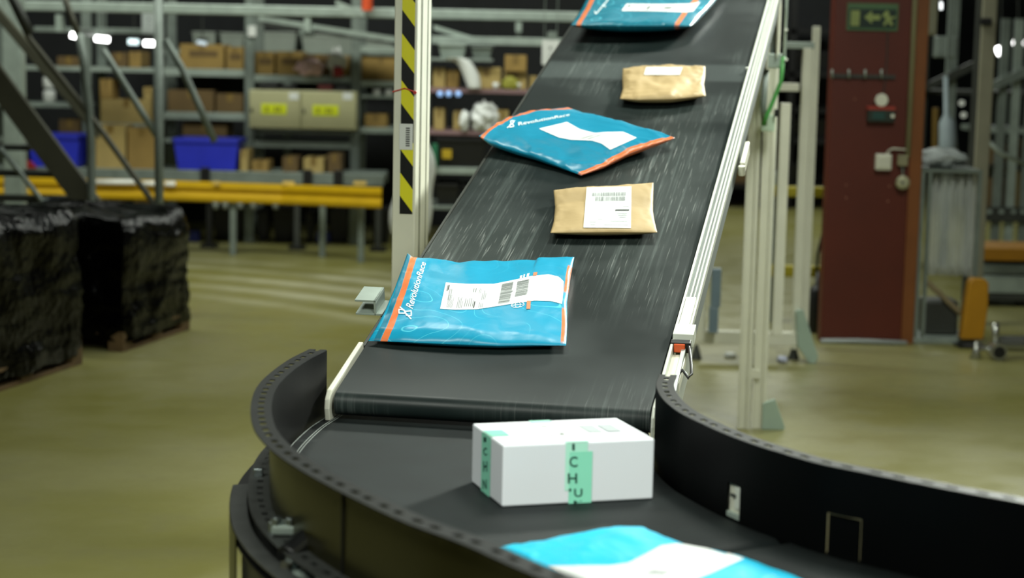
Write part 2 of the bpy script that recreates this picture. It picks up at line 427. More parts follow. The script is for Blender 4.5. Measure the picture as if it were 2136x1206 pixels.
s1, i1 = arc_at(GI, pxy=(1513, 1079)); s2, i2 = arc_at(GI, pxy=(1549, 1090))
s3, i3 = arc_at(GI, pxy=(1722, 1155)); s4, i4 = arc_at(GI, pxy=(1786, 1174))
step = (GI[1]-GI[0]).length
M_guard = mat('guard_black_sheet', '#040505', 0.5, 0, .15, 4, spec=.06)
M_fascia = mat('guard_outer_sheet', '#3c3a1f', 0.28, 0.75, .1, 4)
wall(GI, NI, ZB-.06, ZT, 0, .003, 'inner_guard', M_guard, holes=[(s1, s2, ZB+.004, ZB+.075), (s3, s4, ZB+.003, ZB+.080)])
flange(GI, NI, ZT, 0, .042, 'inner_guard_flange', mat('flange_sheet', '#151716', .45, 0, .2, 20, spec=.3), .014, .026)
wall(GO, NO, ZB-.02, ZT, 0, .003, 'outer_guard', M_guard)
wall(GO, NO, ZB-.02, ZT-.004, .003, .002, 'outer_guard_skin', M_fascia)
for q in ((790, 1120),):
    _, iq = arc_at(GO, pxy=q, z=ZB+.06); pq_ = GO[iq]+NO[iq]*.0055; MB().box((pq_.x-.0022, pq_.y-.0022, ZB-.02), (pq_.x+.0022, pq_.y+.0022, ZT-.004)).build('panel_seam', M_black, cc)
flange(GO, NO, ZT, 0, .045, 'outer_guard_flange', MATS['flange_sheet'], .016, .029)
M_ring = mat('grey_ring_sheet', '#3e403e', .45, .1, .2, 20)
mb = MB(); G = [[Vector((*(GO[i]+NO[i]*o).xy, ZB-.055)) for o in (.004, .086)] for i in range(10, len(GO))]
mb.grid(G).build('under_channel', M_black, cc, solid=.004)  # black sheet added below the flange so its holes look dark
flange(GO, NO, ZB-.005, .004, .050, 'lower_flange', M_ring, .018, .030, 3, start=10)
# second, lower fascia outside of the outer guard
ia = min(range(len(GO)), key=lambda i: abs(GO[i].y-4.10) + (9 if GO[i].x > 0 else 0))
mb = MB()
G = [[Vector((*(GO[i]+NO[i]*o).xy, z)) for o, z in ((.052, ZB-.03), (.088, ZB-.032))] for i in range(ia, len(GO))]
mb.grid(G).build('skirt_top', M_ring, cc, solid=.004)
mb = MB(); G = [[Vector((*(GO[i]+NO[i]*.088).xy, z)) for z in (ZB-.034, ZB-.34)] for i in range(ia, ia+34)]
mb.grid(G).build('skirt_panel', M_fascia, cc, solid=.003)
mb = MB(); G = [[Vector((*(GO[i]+NO[i]*.070).xy, z)) for z in (ZB-.034, ZB-.34)] for i in range(ia+30, len(GO))]
mb.grid(G).build('skirt_panel', M_blackp, cc, solid=.003)
mb = MB(); G = [[Vector((*(GO[i]+NO[i]*.089).xy, z)) for z in (ZB-.09, ZB-.20)] for i in range(ia+2, ia+6)]
mb.grid(G).build('skirt_slot', M_black, cc, solid=.002)
# body under the belt and legs
mb = MB(); nn = 40
row_o = [GO[int(i*(len(GO)-1)/nn)] for i in range(nn+1)]; row_i = [GI[int(i*(len(GI)-1)/nn)] for i in range(nn+1)]
def ring_surface(z, o=.004, fr=(0, 1)):
    return [[Vector((*(row_o[i].lerp(row_i[i], t)).xy, z)) for t in [o+(1-2*o)*k/10 for k in range(11)]] for i in range(int(nn*fr[0]), int(nn*fr[1])+1)]
G = ring_surface(ZB-.09); mb.grid(G).build('underframe', M_dsteel, cc, solid=.05)
for (x, y) in ((-.44, 4.15), (.42, 4.35), (-.05, 3.05), (.75, 3.45)):
    MB().box((x-.03, y-.03, 0), (x+.03, y+.03, ZB-.10)).build('leg', M_dsteel, cc, bevel=.003)
# curve belt: ends at a radial seam; the next straight belt follows
seamI = onz(1603, 1124, ZB); 
isI = min(range(len(GI)), key=lambda i: (GI[i].x-seamI.x)**2+(GI[i].y-seamI.y)**2)
seamO = GI[isI]+(-NI[isI])*.80
isO = min(range(len(GO)), key=lambda i: (GO[i]-seamO).length)
inn = [Vector((.40, 4.99, 0)), Vector((.36, 4.62, 0))]+GI[:isI+1]; out = GO[:isO+1]
inn = resample(inn, .03); out = resample(out, .03); n = 60
ci = [inn[int(i*(len(inn)-1)/n)] for i in range(n+1)]; co = [out[int(i*(len(out)-1)/n)] for i in range(n+1)]
mb = MB()
G = [[Vector((*co[i].lerp(ci[i], .012+.976*t/14).xy, ZB)) for t in range(15)] for i in range(n+1)]
# belt end bends down over its roller
e = (G[-1][7]-G[-2][7]).normalized()
for d, h in ((.012, .002), (.022, .008), (.030, .02), (.032, .035)): G.append([p+e*d-Vector((0, 0, h)) for p in G[n]])
mb.grid(G).build('curve_belt', M_belt2, cc, smooth=True, solid=.003)
# sewn edge: two pale stitch lines along the outer belt edge and the worn rim
def edge_line(off, w, name, m, r=(0, 1)):
    P = resample(out, .02); Nn = norms(P, 1); a = int(len(P)*r[0]); b = int(len(P)*r[1])
    MB().grid([[Vector((*(P[i]-Nn[i]*(off+o)).xy, ZB+.0028)) for o in (0, w)] for i in range(a, b)]).build(name, m, cc)
M_thread = mat('pale_thread', '#8d948f', .6)
edge_line(.036, .0022, 'stitch_line', M_thread); edge_line(.043, .0022, 'stitch_line', M_thread)
edge_line(.012, .0020, 'belt_rim', M_thread)
ob = GI[isI:]; oo = GO[isO:]; n = 30
ob = resample(ob, .02); oo = resample(oo, .02)
mb = MB()
G = [[Vector((*oo[int(i*(len(oo)-1)/n)].lerp(ob[int(i*(len(ob)-1)/n)], .012+.976*t/8).xy, ZB+.001)) for t in range(9)] for i in range(n+1)]
G = [[p+e*.055 for p in row] for row in G]
lead = [[p-e*d-Vector((0, 0, h)) for p in G[0]] for d, h in ((.020, .035), (.019, .02), (.012, .008), (.006, .002))]
mb.grid(lead+G).build('straight_belt', M_belt2, cc, smooth=True, solid=.003)
# cream sensor block seen through the first cut-out, thin rim round the second
def onwall(i, off, z): 
    p = GI[i]+NI[i]*off; return Vector((p.x, p.y, z))
mb = MB()
im = (i1+i2)//2; tv = (GI[im+1]-GI[im]).normalized(); Mx = Matrix((tv, NI[im], Vector((0, 0, 1)))).transposed().to_4x4(); Mx.translation = onwall(im, 0, ZB)
sb = thing('sensor_block', 'cream sensor block showing through the cut-out of the right guard', 'sensor', Mx.translation)
mb.box((-.06, .008, .012), (.06, .03, .090), Mx).build('back_plate', M_cream, sb, bevel=.002)
MB().box((-.004, .003, .022), (.020, .009, .070), Mx).build('housing', M_white, sb, bevel=.003)
MB().tube([Mx @ Vector((-.012, .002, .05)), Mx @ Vector((.004, .002, .05))], .004, 10).build('pin', M_dsteel, sb)
MB().box((-.03, -.001, .002), (.03, .02, .014), Mx).build('foot', M_steel2, sb, bevel=.001)
rim = MB()
for (ia_, ib_, za, zb_) in ((i3, i3, ZB, ZB+.080), (i4, i4, ZB, ZB+.080), (i3, i4, ZB+.080, ZB+.080)):
    rim.tube([onwall(ia_, .0, za), onwall(ib_, .0, zb_)], .0018, 6)
rim.build('slot_rim', mat('brass_edge', '#8b8465', .4, .5), cc)
mb = MB(); mb.grid([[onwall(i, .004, z) for z in (ZB, ZB+.078)] for i in range(i3, i4+1)]).build('slot_cover', M_guard, cc, solid=.002)
# hardware clamped on the lower flange: brackets, bolts, black wheel
hw = thing('roller_clamp', 'bolted metal clamp with a black wheel on the lower flange of the curve', 'clamp', onz(600, 1110, ZB))
M_bolt = mat('zinc_bolt', '#a9b4b4', .25, .9, .1)
def hexbolt(x, y, z0, z1, r): MB().tube([(x, y, z0), (x, y, z1)], r, 6).build('bolt', M_bolt, hw, bevel=.002)
c0 = onz(600, 1092, ZB+.02)
MB().box((c0.x-.030, c0.y-.02, ZB), (c0.x+.030, c0.y+.03, ZB+.020)).build('clamp_bar', M_steel2, hw, bevel=.005)
for dx in (-.020, .006, .024): hexbolt(c0.x+dx, c0.y-.008, ZB+.014, ZB+.034, .011)
c0 = onz(570, 1108, ZB); hexbolt(c0.x, c0.y, ZB-.01, ZB+.020, .011)
c0 = onz(622, 1138, ZB)
MB().tube([(c0.x-.016, c0.y-.03, ZB-.020), (c0.x+.022, c0.y+.02, ZB+.006)], .028, 20).build('wheel', M_black, hw, bevel=.004)
MB().tube([(c0.x-.022, c0.y-.05, ZB-.050), (c0.x-.016, c0.y-.05, ZB-.020)], .011, 12).build('bushing', M_olive, hw)
for q, r in (((609, 1160), .014), ((640, 1156), .014), ((662, 1166), .010)):
    c0 = onz(*q, ZB-.012); hexbolt(c0.x, c0.y, ZB-.045, ZB-.008, r)
c0 = onz(636, 1180, ZB-.03); MB().box((c0.x-.045, c0.y-.03, ZB-.06), (c0.x+.03, c0.y+.02, ZB-.036)).build('clamp_bar', M_steel2, hw, bevel=.005)
c0 = onz(541, 990, ZB); MB().box((c0.x-.012, c0.y-.008, ZB-.004), (c0.x+.008, c0.y+.008, ZB+.014)).build('clip', M_bolt, hw, bevel=.002)

# ------------------------------------------------------------------ parcels
def polyline_at(P, t):
    L = [0]
    for a, b in zip(P, P[1:]): L.append(L[-1]+(Vector(b)-Vector(a)).length)
    s = t*L[-1]
    for j in range(len(P)-1):
        if s <= L[j+1]+1e-9:
            k = (s-L[j])/max(1e-9, L[j+1]-L[j]); return Vector(P[j]).lerp(Vector(P[j+1]), k)
    return Vector(P[-1])
def coons(bot, top, lef, rig, u, v):
    b = polyline_at(bot, u); t = polyline_at(top, u); l = polyline_at(lef, v); r = polyline_at(rig, v)
    c00, c10, c01, c11 = Vector(bot[0]), Vector(bot[-1]), Vector(top[0]), Vector(top[-1])
    return b*(1-v)+t*v+l*(1-u)+r*u-(c00*(1-u)*(1-v)+c10*u*(1-v)+c01*(1-u)*v+c11*u*v)
def parcel(name, label, cat, group, m, bot, top, lef, rig, thick, frame='belt', seed=0, wr=.004, nU=110, nV=70, power=.45, rough=None, fold=0.0, bodyname='bag'):
    """pillow pouch: boundaries are (px, py, height above the belt) traced on the belt plane"""
    def to3(q):
        if frame == 'belt':
            a, b = onb(q[0], q[1], q[2]); return B(a, b, q[2])
        return onz(q[0], q[1], ZB+q[2])
    up = nv if frame == 'belt' else Vector((0, 0, 1))
    base = (lambda p: (p-A0).dot(nv)) if frame == 'belt' else (lambda p: p.z-ZB-.004)
    def dense(Lst):
        out = []
        for a, b in zip(Lst, Lst[1:]):
            for k in range(6): out.append(to3(Vector(a).lerp(Vector(b), k/6)))
        out.append(to3(Lst[-1])); return out
    bo, to, le, ri = map(dense, (bot, top, lef, rig))
    T = []; Bt = []; UV = []
    for j in range(nV+1):
        v = j/nV; rT = []; rB = []
        for i in range(nU+1):
            u = i/nU; p = coons(bo, to, le, ri, u, v)
            e = max(0, (1-(2*u-1)**2))**power * max(0, (1-(2*v-1)**2))**power
            q = Vector((u*3.1+seed*7.3, v*2.3, seed*1.7))
            n1 = noise.noise(q*1.3); n2 = noise.noise(Vector((u*9+seed, v*6, seed))); 
            ridge = 1-abs(noise.noise(Vector((u*4+v*3+seed*2, v*7-u*2, 3.1+seed)))*2)
            edge = 1-min(1, 3.0*min(u, 1-u, v, 1-v)*2)
            h = thick*e*(.85+.45*n1) + wr*e**.3*(n2*1.0) + wr*1.1*(ridge**4)*(.25+edge)*(e**.25)
            h += fold*edge*noise.noise(Vector((u*14+seed, v*12, 9)))*min(1, e*4)
            hb = max(.0015, base(p))
            rT.append(p+up*(h*.62)); 
            low = min(hb-.0015, thick*.5*e**.8+hb*.6*e)
            rB.append(p-up*max(.0004, low))
            UV.append((u, v))
        T.append(rT); Bt.append(rB)
    mb = MB(); mb.grid(T); n = (nU+1); off = len(mb.v); mb.grid(Bt); mb.uv = UV+UV
    def st(a, b): mb.f.append((a, b, b+off, a+off))
    for i in range(nU): st(i, i+1); st(nV*n+i+1, nV*n+i)
    for j in range(nV): st((j+1)*n, j*n); st(j*n+nU, (j+1)*n+nU)
    cen = sum((c for c in (bo[0], bo[-1], to[0], to[-1])), Vector())/4
    root = thing(name, label, cat, cen-up*max(0, base(cen)), group)
    body = mb.build(bodyname, m, root, smooth=True)
    tree = BVHTree.FromPolygons([p.copy() for r_ in T for p in r_], [(j*n+i, j*n+i+1, (j+1)*n+i+1, (j+1)*n+i) for j in range(nV) for i in range(nU)])
    return root, tree, body
def hit(tree, x, y, off):
    r = ray(x, y).normalized(); h = tree.ray_cast(ORG, r)
    if h[0] is None:
        p = ORG+r*4; nn_ = tree.find_nearest(p); return None
    nrm = h[1]; nrm = nrm if nrm.dot(r) < 0 else -nrm
    return h[0]+nrm*off
def decal_grid(name, m, parent, tree, bot, top, lef, rig, off=.0012, nu=48, nv_=16, holes=None):
    mb = MB(); G = []
    for j in range(nv_+1):
        row = []
        for i in range(nu+1):
            q = coons(bot, top, lef, rig, i/nu, j/nv_); row.append(hit(tree, q[0], q[1], off))
        G.append(row)
    ids = {}; 
    for j in range(nv_+1):
        for i in range(nu+1):
            if G[j][i] is not None: ids[(i, j)] = len(mb.v); mb.v.append(G[j][i])
    for j in range(nv_):
        for i in range(nu):
            k = [(i, j), (i+1, j), (i+1, j+1), (i, j+1)]
            if all(x in ids for x in k): mb.f.append(tuple(ids[x] for x in k))
    return mb.build(name, m, parent, smooth=True)
def decal_rects(name, m, parent, tree, bot, top, lef, rig, rects, off=.0024):
    mb = MB()
    for (u0_, v0, u1, v1) in rects:
        nn_ = max(1, int((u1-u0_)*10)); mm = max(1, int((v1-v0)*6))
        for a in range(nn_):
            for b in range(mm):
                ps = []
                for (uu, vv) in ((a, b), (a+1, b), (a+1, b+1), (a, b+1)):
                    q = coons(bot, top, lef, rig, u0_+(u1-u0_)*uu/nn_, v0+(v1-v0)*vv/mm); ps.append(hit(tree, q[0], q[1], off))
                if all(p is not None for p in ps): mb.add(ps, [(0, 1, 2, 3)])
    return mb.build(name, m, parent)
def text_mesh(s, shear=0.0, space=1.0, weight=0.0):
    c = bpy.data.curves.new('lettering', 'FONT'); c.body = s; c.shear = shear; c.space_character = space; c.offset = weight; c.resolution_u = 3
    o = bpy.data.objects.new('lettering', c); COL.objects.link(o)
    dg = bpy.context.evaluated_depsgraph_get(); dg.update()
    me = bpy.data.meshes.new_from_object(o.evaluated_get(dg))
    bm = bmesh.new(); bm.from_mesh(me)
    bmesh.ops.triangulate(bm, faces=bm.faces)
    vs_ = [v.co.xy.copy() for v in bm.verts]; fs_ = [tuple(v.index for v in f.verts) for f in bm.faces]
    bm.free(); bpy.data.objects.remove(o); bpy.data.curves.remove(c); bpy.data.meshes.remove(me)
    xs = [v.x for v in vs_]; ys = [v.y for v in vs_]
    x0, x1, y0, y1 = min(xs), max(xs), min(ys), max(ys)
    return [((v.x-x0)/(x1-x0), (v.y-y0)/(y1-y0)) for v in vs_], fs_
def quadmap(Q, u, v):
    a, b, c, d = [Vector(q) for q in Q]      # bl, br, tr, tl
    return a*(1-u)*(1-v)+b*u*(1-v)+c*u*v+d*(1-u)*v
def decal_text(name, m, parent, tree, s, Q, off=.0016, shear=0.0, weight=0.0, space=1.0):
    V, Fs = text_mesh(s, shear, space, weight); mb = MB(); ok = []
    for (u, v) in V:
        q = quadmap(Q, u, v); p = hit(tree, q.x, q.y, off); ok.append(p is not None); mb.v.append(p if p else Vector((0, 0, 0)))
    mb.f = [f for f in Fs if all(ok[i] for i in f)]
    used = sorted({i for f in mb.f for i in f}); re = {a: b for b, a in enumerate(used)}
    mb.v = [mb.v[i] for i in used]; mb.f = [tuple(re[i] for i in f) for f in mb.f]
    if mb.f: return mb.build(name, m, parent)
def decal_lines(name, m, parent, tree, lines, Q, w=1.6, off=.0018):
    """strokes given in unit coordinates of the pixel quad Q"""
    mb = MB()
    for L in lines:
        pts = []
        for a, b in zip(L, L[1:]):
            for k in range(5): pts.append(quadmap(Q, a[0]+(b[0]-a[0])*k/5, a[1]+(b[1]-a[1])*k/5))
        pts.append(quadmap(Q, *L[-1])); prev = None
        for i, p in enumerate(pts):
            t = (pts[min(i+1, len(pts)-1)]-pts[max(0, i-1)]).normalized(); nrm = Vector((-t.y, t.x))*w
            a = hit(tree, p.x+nrm.x, p.y+nrm.y, off); b = hit(tree, p.x-nrm.x, p.y-nrm.y, off)
            if a is None or b is None: prev = None; continue
            if prev: mb.add([prev[0], a, b, prev[1]], [(0, 1, 2, 3)])
            prev = (a, b)
    return mb.build(name, m, parent) if mb.f else None

def mailer_mat(name, u_or, u_or2, base='#1592b6', lines=True, slope=0.0):
    m = mat(name, base, 0.33, 0, 0, spec=.4); g = N(m); nt = g.nt
    for l in list(g.b.inputs['Base Color'].links): nt.links.remove(l)
    uv = g.n('ShaderNodeUVMap'); sp = g.n('ShaderNodeSeparateXYZ'); g.l(uv.outputs[0], sp.inputs[0]); U, V = sp.outputs[0], sp.outputs[1]
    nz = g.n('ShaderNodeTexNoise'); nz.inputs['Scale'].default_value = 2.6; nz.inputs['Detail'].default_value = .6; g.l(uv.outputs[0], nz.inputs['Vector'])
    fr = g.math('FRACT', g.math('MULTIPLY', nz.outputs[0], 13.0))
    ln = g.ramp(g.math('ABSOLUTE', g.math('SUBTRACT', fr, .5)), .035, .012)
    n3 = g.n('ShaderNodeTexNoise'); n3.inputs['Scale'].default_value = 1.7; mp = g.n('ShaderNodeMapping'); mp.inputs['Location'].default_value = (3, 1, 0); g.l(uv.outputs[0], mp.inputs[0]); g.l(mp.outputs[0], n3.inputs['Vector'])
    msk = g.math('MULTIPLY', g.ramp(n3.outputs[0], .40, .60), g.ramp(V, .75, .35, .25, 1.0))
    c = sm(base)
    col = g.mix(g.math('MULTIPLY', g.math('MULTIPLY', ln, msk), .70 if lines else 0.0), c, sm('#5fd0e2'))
    def band(a, b, col, color, vlo=None, sl=0.0):
        Ux = g.math('SUBTRACT', U, g.math('MULTIPLY', g.math('SUBTRACT', 1.0, V), sl)) if sl else U
        f = g.math('MULTIPLY', g.ramp(Ux, a-.002, a+.002), g.ramp(Ux, b+.002, b-.002))
        if vlo is not None: f = g.math('MULTIPLY', f, vlo)
        return g.mix(f, col, sm(color))
    for (a, b, color, sl) in u_or: col = band(a, b, col, color, sl=sl)
    n4 = g.n('ShaderNodeTexNoise'); n4.inputs['Scale'].default_value = 5.0; g.l(uv.outputs[0], n4.inputs['Vector'])
    for (a, b, color, v0, v1) in u_or2:
        col = band(a, b, col, color, g.math('MULTIPLY', g.ramp(V, v0-.02, v0+.02), g.ramp(V, v1+.02, v1-.02)))
    g.l(col, g.b.inputs['Base Color'])
    nb = g.n('ShaderNodeTexNoise'); nb.inputs['Scale'].default_value = 7.0; nb.inputs['Detail'].default_value = 2.5; nb.inputs['Distortion'].default_value = .6; g.l(uv.outputs[0], nb.inputs['Vector'])
    bp = g.n('ShaderNodeBump'); bp.inputs['Strength'].default_value = .16; bp.inputs['Distance'].default_value = .012
    g.l(nb.outputs[0], bp.inputs['Height']); g.l(bp.outputs['Normal'], g.b.inputs['Normal'])
    return m
def bars(u0, v0, u1, v1, n, seed, vert=True):
    rnd = random.Random(seed); out = []; x = 0.0; W_ = []
    for i in range(n): a = rnd.choice((1, 1, 2, 3)); b = rnd.choice((1, 1, 2)); W_.append((x, x+a)); x += a+b
    for a, b in W_:
        a /= x; b /= x
        out.append((u0+(u1-u0)*a, v0, u0+(u1-u0)*b, v1) if vert else (u0, v0+(v1-v0)*a, u1, v0+(v1-v0)*b))
    return out

M_lbl = M_paper
M_ltext = mat('white_print', '#e4efef', .45, 0, .02)
M_orprint = mat('orange_print', '#d8784a', .45, 0, .05)
ORG_C = '#d9743f'
# --- mailer 1, nearest on the incline
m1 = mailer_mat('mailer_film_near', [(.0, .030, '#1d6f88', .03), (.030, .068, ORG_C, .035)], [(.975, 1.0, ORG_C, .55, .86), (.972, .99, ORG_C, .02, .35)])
bot = [(768, 711, .012), (835, 713, .018), (930, 717, .020), (1040, 721, .020), (1110, 720, .02), (1181, 721, .018)]
top = [(850, 528, .045), (862, 538, .03), (905, 541, .02), (960, 549, .018), (1040, 547, .018), (1120, 545, .02), (1124, 540, .022), (1198, 536, .03)]
lef = [(768, 711, .012), (782, 688, .03), (800, 655, .035), (824, 600, .045), (850, 528, .045)]
rig = [(1181, 721, .018), (1183, 680, .025), (1183, 630, .025), (1190, 580, .03), (1198, 536, .03)]
P1, T1, _ = parcel('plastic_mailer', 'turquoise plastic mailer lying lowest on the incline belt with white wavy label', 'mailer bag', 'turquoise mailers', m1, bot, top, lef, rig, .050, seed=1, wr=.004, fold=.006)
lb = [(918, 645), (950, 647), (995, 646), (1060, 636), (1115, 628), (1150, 629), (1172, 635)]
lt = [(930, 590), (975, 593), (1030, 593), (1070, 585), (1110, 576), (1145, 573), (1166, 578), (1176, 588)]
ll = [(918, 645), (930, 590)]; lr = [(1172, 635), (1175, 610), (1176, 588)]
decal_grid('shipping_label', M_lbl, P1, T1, lb, lt, ll, lr)
L_ = (lb, lt, ll, lr)
decal_rects('barcode', M_gprint, P1, T1, *L_, bars(.47, .08, .565, .92, 22, 3, False) + bars(.60, .28, .70, .90, 18, 4, False) + [(.47, .50, .575, .54), (.60, .28, .69, .33)])
tiny = []
rnd = random.Random(5)
for (a, b, c, d, nn_) in ((.02, .68, .055, .92, 1), (.045, .34, .075, .80, 2), (.05, .05, .10, .55, 5), (.13, .05, .18, .48, 4), (.19, .1, .27, .5, 5), (.24, .66, .275, .88, 2), (.29, .62, .31, .82, 2), (.32, .35, .36, .75, 3), (.31, .04, .35, .3, 3)):
    for i in range(nn_):
        x = a+(c-a)*i/nn_; tiny.append((x, b, x+.35*(c-a)/nn_, b+(d-b)*rnd.uniform(.6, 1)))
decal_rects('label_print', M_gprint, P1, T1, *L_, tiny)
decal_rects('bold_print', M_print, P1, T1, *L_, [(.265, .05, .275, .30), (.03, .72, .038, .90)])
decal_text('brand_lettering', M_ltext, P1, T1, 'RevolutionRace', [(861, 646), (889, 549), (877, 546), (846, 641)], shear=.25, weight=.01, space=.95)
def monogram(Q): # two mirrored R-like strokes back to back
    return [[(0.05, .0), (.45, .45), (.35, .95), (.70, .98), (.72, .60), (.42, .48)], [(.95, .95), (.60, .50), (.72, .05), (.32, .02), (.28, .38), (.60, .50)]]
decal_lines('brand_monogram', M_ltext, P1, T1, monogram(0), [(858, 668), (860, 643), (833, 640), (830, 662)], w=1.3)
decal_lines('globe_print', M_ltext, P1, T1, [[(.5+.5*math.cos(a*.524), .5+.5*math.sin(a*.524)) for a in range(13)], [(0, .5), (1, .5)], [(.5+.2*math.cos(a*.524), .5+.5*math.sin(a*.524)) for a in range(13)]], [(1066, 644), (1094, 641), (1093, 630), (1067, 633)], w=.5)
decal_rects('orange_mark', M_orprint, P1, T1, [(1098, 646), (1106, 646)], [(1099, 629), (1107, 629)], [(1098, 646), (1099, 629)], [(1106, 646), (1107, 629)], [(0, 0, 1, 1)])
decal_rects('orange_mark', M_orprint, P1, T1, [(1112, 577), (1120, 575)], [(1113, 570), (1121, 569)], [(1112, 577), (1113, 570)], [(1120, 575), (1121, 569)], [(0, 0, 1, 1)])
decal_rects('small_print', M_ltext, P1, T1, [(1084, 584), (1104, 578)], [(1085, 576), (1106, 571)], [(1084, 584), (1085, 576)], [(1104, 578), (1106, 571)], [(0, 0, .25, .9), (.35, .1, .5, 1), (.7, 0, .95, 1)])

# --- mailer 2, turned, in the middle
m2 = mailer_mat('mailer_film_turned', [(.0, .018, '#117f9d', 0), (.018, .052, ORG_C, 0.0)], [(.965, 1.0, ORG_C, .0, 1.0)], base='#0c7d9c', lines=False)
bot = [(999, 284, .060), (1020, 297, .05), (1075, 316, .035), (1110, 326, .03), (1160, 345, .02), (1212, 366, .012)]
top = [(1185, 224, .03), (1220, 237, .03), (1280, 251, .03), (1340, 268, .035), (1378, 276, .04), (1408, 288, .045)]
lef = [(999, 284, .060), (1030, 262, .055), (1060, 245, .045), (1110, 233, .04), (1185, 224, .03)]
rig = [(1212, 366, .012), (1260, 348, .02), (1310, 322, .03), (1360, 303, .04), (1408, 288, .045)]
P2, T2, _ = parcel('plastic_mailer', 'turquoise plastic mailer turned cornerwise on the belt with orange edges', 'mailer bag', 'turquoise mailers', m2, bot, top, lef, rig, .045, seed=5, wr=.005, fold=.008)
lb = [(1124, 269), (1165, 287), (1190, 292), (1235, 294), (1255, 300), (1273, 313)]
lt = [(1183, 255), (1210, 270), (1240, 277), (1262, 275), (1300, 274), (1328, 286)]
ll = [(1124, 269), (1183, 255)]; lr = [(1273, 313), (1328, 288)]
decal_grid('shipping_label', M_lbl, P2, T2, lb, lt, ll, lr)
decal_rects('barcode', M_lprint, P2, T2, lb, lt, ll, lr, bars(.50, .15, .56, .9, 16, 8, False)+bars(.60, .15, .65, .85, 16, 9, False))
decal_text('brand_lettering', M_ltext, P2, T2, 'RevolutionRace', [(1082, 263), (1188, 242), (1189, 237), (1081, 256)], weight=.008)
decal_lines('brand_monogram', M_ltext, P2, T2, monogram(0), [(1057, 268), (1078, 264), (1074, 251), (1060, 254)], w=.9)

# --- mailer 3, thick, at the top edge of the photo
m3 = mailer_mat('mailer_film_top', [(.0, .012, '#0d6f88', 0), (.045, .085, ORG_C, 0.0)], [(.855, .895, ORG_C, .0, 1.0)], base='#0b7288')
bot = [(1191, 52, .075), (1230, 53, .078), (1300, 54, .078), (1380, 54, .072), (1440, 54, .055)]
top = [(1232, -38, .06), (1300, -42, .06), (1400, -42, .06), (1515, -38, .06)]
lef = [(1191, 52, .075), (1210, 25, .075), (1222, 0, .07), (1232, -38, .06)]
rig = [(1440, 54, .055), (1452, 44, .05), (1470, 24, .05), (1492, 0, .055), (1515, -38, .06)]
P3, T3, _ = parcel('plastic_mailer', 'thick turquoise plastic mailer farthest up the belt, cut by the picture top', 'mailer bag', 'turquoise mailers', m3, bot, top, lef, rig, .055, seed=9, wr=.004, fold=.005)
lb = [(1296, 23), (1370, 24), (1430, 26), (1446, 24)]; lt = [(1307, 8), (1380, 9), (1440, 8), (1461, 4)]
ll = [(1296, 23), (1307, 8)]; lr = [(1446, 24), (1461, 4)]
decal_grid('shipping_label', M_lbl, P3, T3, lb, lt, ll, lr)
decal_rects('barcode', M_gprint, P3, T3, lb, lt, ll, lr, [(.04, .5, .08, .8), (.32, .2, .36, .7), (.55, .3, .66, .42), (.55, .5, .66, .62)])
decal_lines('brand_monogram', M_ltext, P3, T3, [[(0, .2), (.3, 0), (.5, .5), (1, 1)], [(.5, .5), (.9, .4)]], [(1235, 31), (1262, 27), (1272, -5), (1262, -5)], w=1.1)

# --- mailer 4, foreground on the curve
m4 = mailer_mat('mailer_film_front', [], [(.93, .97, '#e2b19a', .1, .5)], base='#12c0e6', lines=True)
bot = [(1036, 1141, .012), (1130, 1185, .015), (1190, 1206, .02), (1330, 1275, .02)]
top = [(1256, 1126, .02), (1262, 1112, .03), (1305, 1100, .035), (1345, 1103, .03), (1430, 1138, .03), (1560, 1166, .03), (1690, 1215, .02)]
lef = [(1036, 1141, .012), (1120, 1134, .02), (1200, 1129, .02), (1256, 1126, .02)]
rig = [(1330, 1275, .02), (1500, 1290, .02), (1690, 1215, .02)]
P4, T4, _ = parcel('plastic_mailer', 'bright turquoise mailer with wide white label in the front of the curve', 'mailer bag', 'turquoise mailers', m4, bot, top, lef, rig, .030, frame='flat', seed=12, wr=.003, fold=.004, power=.5)
lb = [(1150, 1187), (1230, 1225), (1320, 1262)]; lt = [(1380, 1139), (1430, 1133), (1480, 1142), (1552, 1166)]
ll = [(1143, 1181), (1200, 1181), (1270, 1181), (1310, 1176), (1345, 1158), (1380, 1139)]; lr = [(1320, 1262), (1420, 1222), (1480, 1198), (1552, 1166)]
decal_grid('shipping_label', M_lbl, P4, T4, lb, lt, ll, lr, nu=40, nv_=40)
decal_rects('label_print', M_lprint, P4, T4, [(1345, 1200), (1385, 1203)], [(1360, 1190), (1400, 1192)], [(1345, 1200), (1360, 1190)], [(1385, 1203), (1400, 1192)], bars(0, 0, 1, 1, 8, 2, False))

# --- kraft pouches
M_kraft = mat('kraft_paper', '#a58d5e', .6, 0, .06, 4, .03, 60)
bot = [(1148, 486, .030), (1200, 485, .034), (1280, 484, .036), (1371, 485, .034)]
top = [(1155, 397, .028), (1200, 391, .030), (1290, 387, .032), (1363, 381, .034)]
lef = [(1148, 486, .030), (1155, 462, .022), (1158, 432, .012), (1155, 397, .028)]
rig = [(1371, 485, .034), (1365, 460, .022), (1362, 440, .012), (1363, 381, .034)]
K1, TK1, _ = parcel('kraft_pouch', 'brown kraft paper pouch with a large white barcode label, middle of the belt', 'paper pouch', 'brown paper pouches', M_kraft, bot, top, lef, rig, .028, seed=21, wr=.002, fold=.004, nU=70, nV=40, bodyname='pouch')
lb = [(1217, 476), (1316, 477)]; lt = [(1224, 392), (1317, 390)]; ll = [(1217, 476), (1224, 392)]; lr = [(1316, 477), (1317, 390)]
decal_grid('shipping_label', M_lbl, K1, TK1, lb, lt, ll, lr, off=.002, nu=24, nv_=24)
